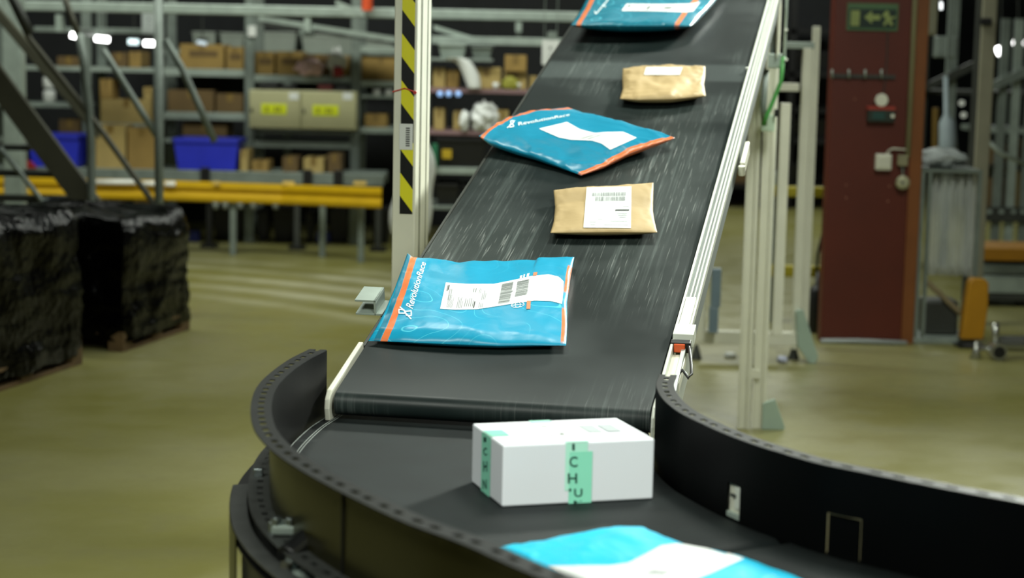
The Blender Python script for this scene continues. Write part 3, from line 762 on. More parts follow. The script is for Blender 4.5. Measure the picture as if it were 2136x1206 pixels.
decal_rects('barcode', M_gprint, K1, TK1, lb, lt, ll, lr, bars(.14, .77, .88, .86, 34, 31)+bars(.21, .65, .88, .75, 30, 32), off=.0034)
decal_rects('bold_print', M_print, K1, TK1, lb, lt, ll, lr, [(.66, .41, .96, .44)], off=.0034)
decal_rects('label_print', M_lprint, K1, TK1, lb, lt, ll, lr, [(.70, .33, .92, .345), (.72, .29, .92, .305), (.75, .25, .9, .265), (.3, .2, .4, .21), (.3, .32, .31, .34), (.55, .15, .93, .16), (.12, .13, .27, .14), (.14, .06, .26, .07), (.42, .06, .95, .07), (.82, .5, .95, .51)], off=.0034)
bot = [(1293, 206, .030), (1330, 208, .036), (1400, 207, .036), (1472, 200, .030)]
top = [(1299, 143, .028), (1335, 139, .030), (1400, 137, .032), (1471, 138, .030)]
lef = [(1293, 206, .030), (1299, 186, .020), (1298, 165, .018), (1299, 143, .028)]
rig = [(1472, 200, .030), (1468, 176, .018), (1471, 160, .018), (1471, 138, .030)]
K2, TK2, _ = parcel('kraft_pouch', 'small brown kraft paper pouch high on the belt with a narrow white label', 'paper pouch', 'brown paper pouches', M_kraft, bot, top, lef, rig, .036, seed=33, wr=.005, fold=.006, nU=70, nV=40, bodyname='pouch')
lb = [(1343, 157), (1418, 157)]; lt = [(1348, 141), (1424, 141)]
decal_grid('shipping_label', M_lbl, K2, TK2, lb, lt, [lb[0], lt[0]], [lb[1], lt[1]], off=.002, nu=16, nv_=6)

# --- white carton on the curve
fl = onz(1047, 1060, ZB); fr_ = onz(1362, 1043, ZB); bl = onz(984, 1007, ZB)
uu = Vector(((fr_-fl).x, (fr_-fl).y, 0)); ww = Vector(((bl-fl).x, (bl-fl).y, 0)); HB = .131
ux = uu.normalized(); wx = Vector((-ux.y, ux.x, 0)); LU, LW = uu.length, ww.length
MBX = Matrix((ux, wx, Vector((0, 0, 1)))).transposed().to_4x4(); MBX.translation = Vector((fl.x, fl.y, ZB+.002))
M_box = mat('white_carton', '#dfe3e8', .55, 0, .015)
bx = thing('white_carton', 'white cardboard box sealed with mint green tape at the start of the curve', 'box', (MBX @ Vector((LU/2, LW/2, 0))))
MB().box((0, 0, 0), (LU, LW, HB), MBX).build('carton_body', M_box, bx, bevel=.004, seg=3)
BV = [MBX @ Vector(p) for p in ((0,0,0),(LU,0,0),(LU,LW,0),(0,LW,0),(0,0,HB),(LU,0,HB),(LU,LW,HB),(0,LW,HB))]
TB = BVHTree.FromPolygons(BV, [(0,3,2,1),(4,5,6,7),(0,1,5,4),(1,2,6,5),(2,3,7,6),(3,0,4,7)])
M_mint = mat('mint_tape', '#8fe0c2', .3, 0, .03); M_mintl = mat('light_mint_tape', '#b4ecd6', .3, 0, .03)
def bq(face, u0_, v0, u1, v1, off):
    if face == 'front': P = [(u0_, -off, v0), (u1, -off, v0), (u1, -off, v1), (u0_, -off, v1)]
    if face == 'left': P = [(-off, u1, v0), (-off, u0_, v0), (-off, u0_, v1), (-off, u1, v1)]
    if face == 'top': P = [(u0_, v0, HB+off), (u1, v0, HB+off), (u1, v1, HB+off), (u0_, v1, HB+off)]
    return [MBX @ Vector(p) for p in P]
def bquad(name, m, rects, off=.0008):
    mb = MB()
    for (f, *r_) in rects: mb.add(bq(f, *r_, off), [(0, 1, 2, 3)])
    return mb.build(name, m, bx, solid=.0003)
k = LU/315.0
for rc_ in [('front', 128*k, .028, 174*k, HB-.001), ('top', 128*k, 0, 176*k, .012), ('top', 120*k, LW-.03, 166*k, LW)]: bquad('mint_tape_strip', M_mintl, [rc_])
for rc_ in [('front', 136*k, 0, 184*k, HB-.020), ('left', .088, 0, .155, HB-.001), ('top', 0, .090, .042, .150)]: bquad('mint_tape_strip', M_mint, [rc_], .0013)
bquad('paper_label', M_paper, [('top', 60*k, .012, 235*k, LW-.03)], .0006)
bquad('grey_label_patch', mat('pale_grey_print', '#a9b2b4', .5), [('top', 205*k, .085, 235*k, .160), ('top', 245*k, .085, 275*k, .160)], .0016)
bquad('label_print', M_gprint, [('top', 142*k, .075, 150*k, .090), ('top', 128*k, .165, 140*k, .170), ('top', 118*k, .07, 124*k, .075)], .0018)
def letter(s, x0, y0, x1, y1):
    decal_text('tape_lettering', M_print_t, bx, TB, s, [(x0, y1), (x1, y1), (x1, y0), (x0, y0)], off=.0024, weight=.012)
M_print_t = mat('dark_green_print', '#0d3a30', .5)
letter('I', 1193, 925, 1198, 939); letter('C', 1187, 952, 1204, 974); letter('H', 1184, 987, 1203, 1008)
letter("'", 1186, 1019, 1191, 1025); letter('U', 1197, 1019, 1214, 1036); letter('M', 1196, 1044, 1214, 1050)
for (s, x0, y0, x1, y1) in (('I', 1011, 912, 1016, 922), ('C', 1010, 934, 1018, 950), ('H', 1010, 962, 1018, 984), ('N', 1009, 1000, 1017, 1020)):
    letter(s, x0, y0, x1, y1)
#@@BACKGROUND@@
# ------------------------------------------------------------------ hazard-taped post left of the belt
YP = 6.45
a = W(822, 300, YP); b = W(870, 300, YP); fw = (b.x-a.x)/math.cos(.19)
Mp = Matrix.Translation((a.x-.004, YP, 0)) @ Matrix.Rotation(-.19, 4, 'Z')
post = thing('square_post', 'cream square post with yellow and black hazard tape left of the incline belt', 'post', (a.x+.04, YP, 0))
mb = MB(); mb.box((0, 0, 0), (fw, .205, 3.6), Mp); mb.build('post_profile', M_cream, post, bevel=.004)
mb = MB()
for y0 in (.055, .066, .150): mb.box((fw, y0, 0), (fw+.002, y0+.006, 3.6), Mp)
mb.build('groove_line', mat('groove_shade', '#8f907f', .6), post)
mt = mat('hazard_tape', '#d6cf2a', .35, 0, .04); g = N(mt)
for l in list(g.b.inputs['Base Color'].links): g.nt.links.remove(l)
uvn = g.n('ShaderNodeUVMap'); sx = g.n('ShaderNodeSeparateXYZ'); g.l(uvn.outputs[0], sx.inputs[0])
f = g.math('FRACT', g.math('ADD', g.math('MULTIPLY', sx.outputs[1], 6.3), g.math('ADD', g.math('MULTIPLY', sx.outputs[0], .36), 0.42)))
g.l(g.mix(g.math('GREATER_THAN', f, .5), sm('#e0da2c'), sm('#131514')), g.b.inputs['Base Color'])
z0 = W(845, 446, YP).z; z1 = 3.2; t0 = fw*.34; t1 = fw*.90
def tape_strip(z0, z1, name):
    mb = MB(); n = 12
    G = [[Mp @ Vector((t0 if k == 0 else t1, -.0015, z0+(z1-z0)*i/n)) for k in (0, 1)] for i in range(n+1)]
    mb.grid(G); mb.uv = [(k, (z0+(z1-z0)*i/n)-1.2) for i in range(n+1) for k in (0, 1)]
    return mb.build(name, mt, post, solid=.001)
tape_strip(z0, z1, 'hazard_tape')
zs0 = W(845, 312, YP).z; zs1 = W(845, 258, YP).z
MB().box((t0-.004, -.004, zs0), (t1-.002, -.0022, zs1), Mp).build('paper_sticker', M_wplast, post)
mb = MB()
for i in range(9): mb.box((t1-.026, -.0052, zs0+.012+i*.0075), (t1-.012, -.0045, zs0+.016+i*.0075), Mp)
mb.build('sticker_print', M_print, post)
MB().tube([Mp @ Vector((-.003, -.004, W(833, 192, YP).z)), Mp @ Vector((fw*.5, -.004, W(833, 184, YP).z)), Mp @ Vector((fw+.002, -.004, W(873, 193, YP).z))], .0022, 6).build('red_wire', mat('red_wire', '#b5332a', .5), post)
MB().tube([Mp @ Vector((fw*.96, -.003, W(873, 193, YP).z)), Mp @ Vector((fw*.96, -.010, W(873, 193, YP).z))], .006, 10).build('red_pin', mat('red_wire', '#b5332a', .5), post)

# ------------------------------------------------------------------ left: mezzanine beam, racks, things on the shelves
YR = 17.0
def zpx(x, y, Y): return W(x, y, Y).z
def lbeam(x0, x1, y, h, Y, d, name, m, parent, bevel=.004):
    """level beam: top at the height seen at ((x0+x1)/2, y); h pixels tall"""
    a = W(x0, y, Y).x; b = W(x1, y, Y).x; z = zpx((x0+x1)/2, y, Y); hh = h*Y/F
    return MB().box((a, Y, z-hh), (b, Y+d, z)).build(name, m, parent, bevel=bevel)
mz = thing('mezzanine_edge', 'pale grey steel edge beam of the mezzanine above the racks', 'beam', (-1.8, 15.6, 3.2))
MB().box((-5.2, 15.5, zpx(640, 34, 15.5)), (.75, 15.7, zpx(640, 13, 15.5))).build('edge_beam', M_steel2, mz, bevel=.01)
for x in (120, 640, 1082):
    MB().box((W(x-6, 30, 15.5).x, 15.52, zpx(x, 66, 15.5)), (W(x+7, 30, 15.5).x, 15.62, zpx(x, 30, 15.5))).build('hanger', M_steel2, mz)
lbeam(70, 330, 58, 10, 16.2, .1, 'tie_beam', M_steel, mz); lbeam(900, 1195, 78, 16, 15.2, .1, 'tie_beam', M_steel2, mz)
for x in (180, 640, 1082): MB().box((W(x-5, 60, 15.9).x, 15.55, zpx(x, 60, 15.9)-.06), (W(x+5, 60, 15.9).x, 16.3, zpx(x, 60, 15.9))).build('hanger_arm', M_steel, mz)
# inclined chute under the mezzanine
ch = thing('steel_chute', 'grey inclined steel chute hanging under the mezzanine beam', 'chute', W(690, 60, 16.3))
for (y0, y1, hh, m) in ((33, 78, 10, M_steel2), (47, 90, 5, M_dsteel)):
    MB().prism([W(540, y0, 16.3), W(830, y1, 16.3), W(830, y1+hh, 16.3), W(540, y0+hh, 16.3)], (0, .35, 0)).build('side_plate', m, ch)
MB().tube([W(766, -12, 15.42), W(766, 22, 15.42)], .045, 12).build('hook_block', mat('orange_block', '#c8491c', .5), ch)
for (x0, y0, x1, y1) in ((700, 0, 760, 25), (905, 52, 1010, 84)):
    MB().prism([W(x0, y0, 15.3), W(x1, y1, 15.3), W(x1, y1+10, 15.3), W(x0, y0+10, 15.3)], (0, .08, 0)).build('brace', M_steel2, ch)

rack = thing('shelving_rack', 'long grey steel shelving rack full of boxes behind the yellow guard rail', 'shelving rack', (-2.0, 17.3, 0))
for x in (-40, 180, 331, 520, 741, 880):
    for dy in (0, .62):
        xx = W(x, 200, YR).x; MB().box((xx-.042, YR+dy, 0), (xx+.042, YR+dy+.06, 3.1 if x != 880 else 2.2)).build('upright', M_steel, rack, bevel=.005)
SH = {}
def shelf(key, x0, x1, y, h=11, Y=YR, d=.66, m=M_steel2, parent=None):
    a = W(x0, y, Y).x; b = W(x1, y, Y).x; z = zpx((x0+x1)/2, y, Y)
    MB().box((a+.045, Y+.005, z-h*Y/F), (b-.045, Y+d, z)).build('shelf', m, parent or rack, bevel=.004)
    SH[key] = (z, Y)
shelf('A1', -40, 331, 139, 9); shelf('A2', -40, 180, 214, 9); shelf('A4', -40, 180, 290, 6); shelf('A3', 180, 331, 258, 6)
shelf('B1', 331, 520, 144, 15); shelf('B2', 331, 520, 235, 15); shelf('B3', 331, 520, 291, 8)
shelf('C1', 520, 741, 158, 14); shelf('C2', 520, 741, 296, 13); shelf('C3', 520, 741, 275, 4)
shelf('D1', 741, 880, 169, 12); shelf('D2', 741, 880, 267, 12); shelf('D3', 741, 880, 98, 12); shelf('D4', 741, 880, 200, 5)
# pull-out conveyor along the racks foot
tb = thing('roller_table', 'grey roller table running along the foot of the rack behind the guard rail', 'conveyor', (-2.0, 16.7, 0))
zt = zpx(520, 358, 16.4); xa = W(150, 360, 16.4).x; xb = W(800, 360, 16.4).x
MB().box((xa, 16.40, zt-.105), (xb, 16.46, zt)).build('side_beam', M_steel, tb, bevel=.005)
MB().box((xa, 16.90, zt-.105), (xb, 16.96, zt)).build('side_beam', M_steel, tb, bevel=.005)
MB().box((xa, 16.46, zt-.05), (xb, 16.90, zt-.012)).build('roller_bed', M_steel2, tb)
for x in (425, 640, 704):
    xx = W(x, 360, 16.3).x; MB().box((xx-.04, 16.36, zt-.17), (xx+.04, 16.40, zt+.03)).build('clamp', M_black, tb, bevel=.004)
for x in (170, 436, 620, 790):
    xx = W(x, 360, 16.5).x; MB().box((xx-.024, 16.5, 0), (xx+.024, 16.55, zt-.1)).build('leg', M_black if x == 436 else M_dsteel, tb)
    MB().box((xx-.07, 16.45, 0), (xx+.07, 16.62, .03)).build('foot', M_black, tb)
ZTB = zt
# cardboard boxes
def carton(x0, x1, ytop, key=None, z=None, Y=None, d=.42, m=M_card, label='', group=None, name='cardboard_box', dy=.08, print_=False, tape=True, cat='box'):
    if key: z, Y = SH[key]
    Y = Y+dy; a = W(x0, ytop, Y).x; b = W(x1, ytop, Y).x; zt_ = zpx((x0+x1)/2, ytop, Y)
    c = thing(name, label, cat, ((a+b)/2, Y+d/2, z), group)
    MB().box((a+.004, Y, z+.001), (b-.004, Y+d, zt_)).build('body', m, c, bevel=.006)
    if tape:
        xm = (a+b)/2; w = min(.028, (b-a)*.12)
        MB().box((xm-w, Y-.0015, zt_-.07), (xm+w, Y+d, zt_+.0015)).build('tape', M_tape, c)
    if print_:
        MB().box((a+(b-a)*.22, Y-.002, zt_-.115), (a+(b-a)*.85, Y-.0005, zt_-.06)).build('printed_mark', M_card3, c)
    return c
G1 = 'cardboard boxes on the racks behind the guard rail'
for args in (
    (118, 168, 118, 'A1', M_card3, 'low dark cardboard box on the upper left shelf, left of the handrail', False),
    (230, 266, 110, 'A1', M_card3, 'dark cardboard box under the row of lights on the upper left shelf', False),
    (268, 294, 108, 'A1', M_card, 'lighter cardboard box beside the rack upright under the row of lights', False),
    (374, 468, 92, 'B1', M_card, 'long printed cardboard box on the top shelf above the left blue bin', True),
    (471, 509, 98, 'B1', M_card, 'cardboard box next to the upright, right of the long printed box', True),
    (348, 447, 188, 'B2', M_card3, 'wide brown box on the middle shelf above the right blue bin', False),
    (450, 509, 196, 'B2', M_card3, 'brown box right of the wide one on the middle shelf', False),
    (380, 474, 256, 'B3', M_card3, 'low brown carton directly behind the right blue bin', False),
    (531, 573, 108, 'C1', M_card, 'leftmost cardboard box on the shelf above the beige cabinet', True),
    (576, 632, 108, 'C1', M_card, 'second cardboard box on the shelf above the beige cabinet', True),
    (636, 690, 113, 'C1', M_card3, 'brown box behind the crumpled pink bags above the cabinet', True),
    (693, 729, 116, 'C1', M_card, 'cardboard box at the right end of the shelf above the cabinet', False),
    (753, 838, 116, 'D1', M_card, 'wide cardboard box with papers on top, left of the taped post', False),
    (760, 808, 238, 'D2', M_card, 'small cardboard box right of the beige cabinet', False),
    ):
    x0, x1, yt, key, m, lab, pr = args
    carton(x0, x1, yt, key, m=m, label=lab, group=G1, print_=pr)
carton(208, 319, 208, 'A3', m=M_card2, label='pale cardboard carton at shelf height between two handrail diagonals', group=G1)
zc_ = zpx(263, 208, YR+.08)
carton(207, 235, 165, z=zc_, Y=YR, d=.3, m=M_card, label='narrow upright cardboard box standing on the pale carton, left rack', group=G1)
carton(298, 318, 182, z=zc_, Y=YR, d=.3, m=M_card2, label='small pale box on the pale carton, tucked against the first rack upright', group=G1)
zt2 = ZTB
for (x0, x1, yt, m, lab) in ((198, 262, 262, M_card2, 'tall pale carton standing on the roller table, left of the pair'),
        (265, 326, 268, M_card, 'tall brown carton standing on the roller table, right of the pair'),
        (500, 518, 312, M_card2, 'small pale box right of the right blue bin on the roller table'),
        (524, 560, 336, M_card, 'low brown box on the roller table under the cabinet, leftmost'),
        (588, 622, 328, M_card3, 'small brown box on the roller table under the middle of the cabinet'),
        (632, 676, 330, M_card2, 'pale flat box on the roller table under the cabinet, right of centre'),
        (682, 712, 322, M_card3, 'small dark box at the right on the roller table')):
    carton(x0, x1, yt, z=zt2-.011, Y=16.47, d=.36, m=m, label=lab, group='cardboard boxes on the roller table', dy=.02)
carton(122, 168, 250, 'A4', m=M_card3, label='brown carton on the shelf right above the left blue bin', group=G1)
# grey totes in the row above the boxes
M_tote = mat('grey_tote_plastic', '#a0a89d', .5, 0, .08)
def tote(x0, x1, yt, yb, Y, label, group, m=M_tote, d=.5, name='storage_bin', support=None, cat='bin', flare=.02):
    a = W(x0, yt, Y).x; b = W(x1, yt, Y).x; z1 = zpx((x0+x1)/2, yt, Y); z0 = support if support is not None else zpx((x0+x1)/2, yb, Y)
    c = thing(name, label, cat, ((a+b)/2, Y+d/2, z0), group); t = .012; h = z1-z0
    O = [(a, Y), (b, Y), (b, Y+d), (a, Y+d)]
    def ring(z, f, ins): 
        return [Vector((a+f+ins, Y+f+ins, z)), Vector((b-f-ins, Y+f+ins, z)), Vector((b-f-ins, Y+d-f-ins, z)), Vector((a+f+ins, Y+d-f-ins, z))]
    R_ = [ring(z0+.001, flare*1.6, 0), ring(z1, flare*.4, 0), ring(z1, flare*.4, t), ring(z0+t, flare*1.6, t)]
    mb = MB(); mb.v = [p for r_ in R_ for p in r_]
    for k in range(3):
        for i in range(4): mb.f.append((k*4+i, k*4+(i+1) % 4, (k+1)*4+(i+1) % 4, (k+1)*4+i))
    mb.f.append((0, 3, 2, 1)); mb.f.append((12, 13, 14, 15)); mb.build('tub', m, c, bevel=.003)
    mb = MB(); w = .035*min(1, h*4)
    for (lo, hi) in (((a, Y, z1-w), (b, Y+.02, z1)), ((a, Y+d-.02, z1-w), (b, Y+d, z1)), ((a, Y, z1-w), (a+.02, Y+d, z1)), ((b-.02, Y, z1-w), (b, Y+d, z1))): mb.box(lo, hi)
    mb.build('rim', m, c, bevel=.003)
    return c
up = thing('upper_shelf', 'grey upper shelf behind the chute carrying grey bins', 'shelf', (-2, 18.3, 0))
zu = zpx(570, 106, 18.2); MB().box((W(340, 106, 18.2).x, 18.15, zu-.05), (W(860, 106, 18.2).x, 18.8, zu)).build('deck', M_steel2, up)
for x in (345, 600, 855): xx = W(x, 100, 18.3).x; MB().box((xx-.03, 18.3, 0), (xx+.03, 18.36, zu-.05)).build('support', M_steel, up)
for i, (x0, x1, yt) in enumerate(((398, 452, 66), (456, 512, 68), (530, 620, 66), (626, 740, 72), (756, 820, 78))):
    tote(x0, x1, yt, 106, 18.2, ['pale grey bin behind the rack left of the upright, first of five', 'pale grey bin second of five in the upper row', 'pale grey bin in the middle of the upper row, under the chute', 'widest pale grey bin of the upper row under the chute', 'pale grey bin at the right end of the upper row by the taped post'][i], 'grey bins in the upper row', support=zu)
# blue bins
tote(358, 500, 290, 356, 16.42, 'blue plastic bin on the roller table above the yellow rail', 'blue bins', M_blue, .46, support=ZTB, flare=.03)
tote(52, 168, 281, 345, 16.42, 'blue plastic bin at the left behind the stair stringer', 'blue bins', M_blue, .46, support=ZTB-.0, flare=.03)
tabl = thing('side_table', 'grey table carrying the left blue bin behind the stairs', 'table', (W(100, 350, 16.4).x, 16.7, 0))
x0 = W(-20, 350, 16.4).x; x1 = W(149, 350, 16.4).x
MB().box((x0, 16.38, ZTB-.05), (x1-.02, 16.94, ZTB)).build('top', M_steel, tabl)
for xx in (x0+.05, x1-.08): MB().box((xx, 16.5, 0), (xx+.04, 16.54, ZTB-.05)).build('leg', M_dsteel, tabl)
c = thing('red_pouch', 'small dark red bag in front of the left blue bin', 'bag', W(64, 350, 16.36))
mb = MB().prism([W(52, 352, 16.37), W(78, 352, 16.37), W(66, 338, 16.37), (W(52, 333, 16.37))], (0, .03, 0)); o = mb.build('pouch', mat('dark_red', '#8e1414', .6), c, bevel=.006)
# beige double cabinet
M_beige = mat('beige_enamel', '#b0ae86', .45, 0, .04)
za = zpx(630, 270, 16.85); zb_ = zpx(630, 189, 16.85); xa = W(519, 230, 16.85).x; xb = W(744, 230, 16.85).x
cab = thing('wall_cabinet', 'beige two-door metal cabinet with bright yellow labels in the rack', 'cabinet', ((xa+xb)/2, 17, za))
MB().box((xa, 16.86, za), (xb, 16.99, zb_)).build('body', M_beige, cab, bevel=.006)
xm = W(628, 230, 16.85).x
for i, (u0_, u1) in enumerate(((xa, xm), (xm, xb))):
    dr = MB().box((u0_+.006, 16.835, za+.008), (u1-.006, 16.86, zb_-.008)).build('door', M_beige, cab, bevel=.004)
    MB().box((u0_+.018, 16.825, (za+zb_)/2-.03), (u0_+.036, 16.836, (za+zb_)/2+.01)).build('lock', M_dsteel, dr, bevel=.002)
    lx0, lx1, ly0, ly1 = ((545, 598, 217, 238), (652, 706, 220, 241))[i]
    MB().box((W(lx0, 228, 16.83).x, 16.830, zpx(lx0, ly1, 16.83)), (W(lx1, 228, 16.83).x, 16.834, zpx(lx1, ly0, 16.83))).build('yellow_label', mat('lime_label', '#d8e21a', .5, 0, .03), dr, bevel=.001)
    mb = MB(); zc = zpx(lx0, (ly0+ly1)/2, 16.83)
    for (q0_, q1) in ((8, 15), (27, 33), (35, 41)):
        mb.box((W(lx0+q0_, 228, 16.83).x, 16.827, zc-.022), (W(lx0+q1, 228, 16.83).x, 16.829, zc+.022))
    mb.build('label_print', mat('dim_print', '#9a9c20', .6), dr)
    wx0 = (603, 715)[i]; MB().box((W(wx0, 195, 16.83).x, 16.828, zpx(wx0, 208, 16.83)), (W(wx0+20, 195, 16.83).x, 16.834, zpx(wx0, 193, 16.83))).build('white_tag', M_wplast, dr)
# crumpled film bags
def blob(name, label, cat, c, r, m, seed=0, amp=.25, freq=2.0, group=None, partname='bag', flat=True):
    bm = bmesh.new(); bmesh.ops.create_icosphere(bm, subdivisions=4, radius=1)
    for v in bm.verts:
        p = v.co.copy(); d = 1+amp*noise.noise(p*freq+Vector((seed, 0, 0)))+amp*.5*noise.noise(p*freq*2.7+Vector((0, seed, 0)))
        v.co = Vector((p.x*r[0]*d, p.y*r[1]*d, p.z*r[2]*d))
    z0 = min(v.co.z for v in bm.verts)*.82
    for v in bm.verts: v.co.z = max(v.co.z, z0)
    mb = MB(); mb.v = [v.co.copy()+Vector(c)-Vector((0, 0, z0)) for v in bm.verts]; mb.f = [tuple(v.index for v in f.verts) for f in bm.faces]; bm.free()
    root = thing(name, label, cat, c, group); mb.build(partname, m, root, smooth=True); return root
z, Y = SH['C1']
M_pink = mat('pinkish_film', '#dcb9b6', .4, 0, .15, 10)
blob('plastic_bag', 'crumpled pink and white plastic bag on the shelf above the cabinet', 'bag', (W(644, 150, Y).x, Y-.03, z+.001), (.12, .06, .07), M_pink, 3, .5)
blob('plastic_bag', 'white crumpled plastic bag bulging up right of the pink one', 'bag', (W(703, 150, Y).x, Y-.03, z+.001), (.070, .06, .12), M_wplast, 8, .55)
carton(694, 716, 139, 'C1', m=mat('dark_red', '#8e1414', .6), label='small dark red box beside the white crumpled bag', dy=-.12, d=.05, tape=False, name='red_box')
z, Y = SH['D1']
# small dark things between cabinet top and shelf, white jars left
for i, (x0, x1, yt) in enumerate(((540, 580, 174), (584, 618, 177), (662, 694, 176), (698, 728, 180))):
    carton(x0, x1, yt, z=zb_, Y=16.87, d=.10, m=M_black if i != 2 else mat('dark_red_card', '#4c1210', .7), label=['black low box on top of the cabinet at its left', 'black low box second on the cabinet top', 'dark red low box on the cabinet top', 'black low box on the cabinet top at its right'][i], group='low boxes on the cabinet', dy=0, tape=False, name='low_box')
def lathe(name, label, cat, c, prof, m, n=20, group=None, part='body', parent=None):
    mb = MB(); c = Vector(c)
    G = [[c+Vector((r_*math.cos(2*math.pi*k/n), r_*math.sin(2*math.pi*k/n), z)) for k in range(n+1)] for r_, z in prof]
    mb.grid(G)
    if parent is None:
        root = thing(name, label, cat, c, group); o = mb.build(part, m, root, smooth=True); return root
    return mb.build(part, m, parent, smooth=True)
z, Y = SH['A2']
jx = W(96, 190, Y).x
for i, zz in enumerate((z+.001, z+.128)):
    r_ = lathe('white_jar', ['white round jar on the left rack, lower of the two', 'white round jar stacked on top of the lower one'][i], 'jar', (jx, Y+.12, zz), [(0, 0), (.045, 0), (.055, .01), (.058, .06), (.055, .10), (.04, .11), (0, .11)], M_wplast, group='white jars')
    lathe('', '', '', (jx, Y+.12, zz+.108), [(.044, -.012), (.046, 0), (.044, .012), (0, .012)], M_lprint, part='lid', parent=r_)
z, Y = SH['D4']
for i, x in enumerate((785, 810)):  # cup shapes added to stand in for two blurred lights
    r_ = lathe('white_cup', ['pale round cup left of the taped post, left one', 'pale round cup left of the taped post, right one'][i], 'cup', (W(x, 190, Y).x, Y+.05, z+.001), [(0, 0), (.03, 0), (.035, .01), (.038, .055), (.034, .055), (.03, .012), (0, .012)], M_wplast, group='pale cups')
# hanging signs
def sign(x0, y0, x1, y1, Y, label, m=M_wplast, text=None, zup=None, name='hanging_sign'):
    a = W(x0, y1, Y); b = W(x1, y0, Y)
    c = thing(name, label, 'sign', ((a.x+b.x)/2, Y, a.z))
    MB().box((a.x, Y, a.z), (b.x, Y+.006, b.z)).build('panel', m, c, bevel=.001)
    for xx in (a.x+.015, b.x-.015): MB().tube([(xx, Y+.004, b.z-.005), (xx, Y+.004, b.z+(zup or (6.2-b.z)))], .003, 6).build('hanger', M_steel, c)
    mb = MB(); w = b.x-a.x; h = b.z-a.z
    for (u, v, s) in ((.42, .62, .18), (.48, .42, .12), (.40, .28, .1)): mb.box((a.x+w*u, Y-.002, a.z+h*v), (a.x+w*(u+s*.8), Y-.0005, a.z+h*(v+s*.6)))
    mb.build('printed_mark', M_gprint, c)
    return c
sign(296, 26, 326, 69, 16.0, 'small pale hanging sign over the left racks', m=M_lprint)
sign(1130, 84, 1166, 135, 13.6, 'white hanging sign left of the incline belt')
o = thing('tag_plate', 'small pale tag on the rack upright above the cabinet', 'tag', W(525, 65, 16.95)); wbox(517, 54, 534, 76, 16.95, .02, 'plate', M_wplast, o)

# glowing tube lamps seen through the rack
M_lamp = mat('lamp_tube', (1.0, 1.0, .98), .4, emit=9.0); M_lampd = mat('dim_lamp_tube', (.75, .95, .98), .4, emit=1.6)
def tube_lamp(x0, y0, x1, y1, Y, label, m=M_lamp, group=None, r=.024, rail=True):
    a = W(x0, y0, Y); b = W(x1, y1, Y); c = thing('tube_lamp', label, 'lamp', (a+b)/2, group)
    MB().tube([a, b], r, 12).build('glowing_tube', m, c, smooth=True)
    MB().box((min(a.x, b.x)-.01, Y+.02, max(a.z, b.z)+.012), (max(a.x, b.x)+.01, Y+.06, max(a.z, b.z)+.034)).build('holder', M_dsteel, c)
    MB().tube([((a+b)/2)+Vector((0, .04, .03)), ((a+b)/2)+Vector((0, .04, .45))], .006, 6).build('drop_wire', M_dsteel, c)
LG = 'tube lamps seen through the racks'
tube_lamp(148, 73, 164, 76, 16.2, 'short bright tube lamp left of the handrail post, leftmost of the row', group=LG)
tube_lamp(199, 80, 227, 83, 16.2, 'longest bright tube lamp of the row, right of the handrail post', group=LG)
tube_lamp(268, 87, 288, 88, 16.2, 'dim bluish tube lamp between two bright ones', M_lampd, LG)
tube_lamp(301, 90, 322, 91, 16.2, 'bright tube lamp beside the first rack upright', group=LG)
tube_lamp(411, 88, 431, 92, 16.4, 'faint tube lamp above the long printed box', mat('faint_lamp', (.6, .7, .8), .4, emit=.35), LG, r=.018)

# yellow guard rail in front of the racks
GRP = 'blue-footed posts'
gr = thing('guard_rail', 'yellow double-ribbed steel guard rail in front of the racks', 'guard rail', (-2.4, 15.9, 0))
def wrail(pts, name, m=M_yellow):
    prof = [(0, .0), (-.03, .016), (-.034, .05), (-.006, .078), (-.004, .092), (-.034, .12), (-.030, .156), (0, .172), (.012, .172), (.012, 0)]
    G = [[Vector((p.x, p.y+o, p.z+h)) for o, h in prof+[prof[0]]] for p in pts]
    return MB().grid(G).build(name, m, gr)
Yg = 15.9
zr = zpx(620, 424, Yg)
pts = [Vector((W(-40, 400, Yg+.0).x, Yg, zr)), Vector((W(325, 400, Yg).x, Yg, zr)), Vector((W(590, 400, Yg).x, Yg-.02, zr-.012)), Vector((W(798, 400, Yg-.5).x, Yg-.6, zr+.02))]
wrail(pts[:2], 'rail_section'); wrail(pts[1:3], 'rail_section'); wrail(pts[2:], 'rail_section')
for x, dx in ((-20, 0), (103, 0), (485, 0), (672, 0), (760, -.35)):
    xx = W(x, 450, Yg).x; MB().box((xx-.026, Yg+.015+dx, 0), (xx+.026, Yg+.07+dx, zr+.10)).build('post', M_steel, gr, bevel=.004)
for (x, y) in ((403, 496), (676, 498)):
    pz = onz(x, y+6, 0); MB().box((pz.x-.065, pz.y-.10, 0), (pz.x+.065, pz.y+.05, .10)).build('blue_foot', mat('blue_foot', '#1f2a75', .5), gr, bevel=.01)
for (x0, x1, y) in ((197, 284, 380), (297, 335, 383), (344, 366, 384)):
    a_ = W(x0, y, Yg-.05); b_ = W(x1, y, Yg-.05); MB().tube([a_, b_], .022, 12).build('white_edge_strip', M_lampw if 'M_lampw' in globals() else mat('glossy_white', '#f4f4ee', .15, 0, 0), gr, smooth=True)
for (x, w) in ((446, 12), (590, 24), (738, 26)):
    a_ = W(x, 383, Yg-.06); MB().box((a_.x, a_.y-.01, a_.z-.01), (a_.x+w*Yg/F, a_.y+.01, a_.z+.02)).build('reflector_strip', mat('amber_strip', '#e0c069', .3), gr)
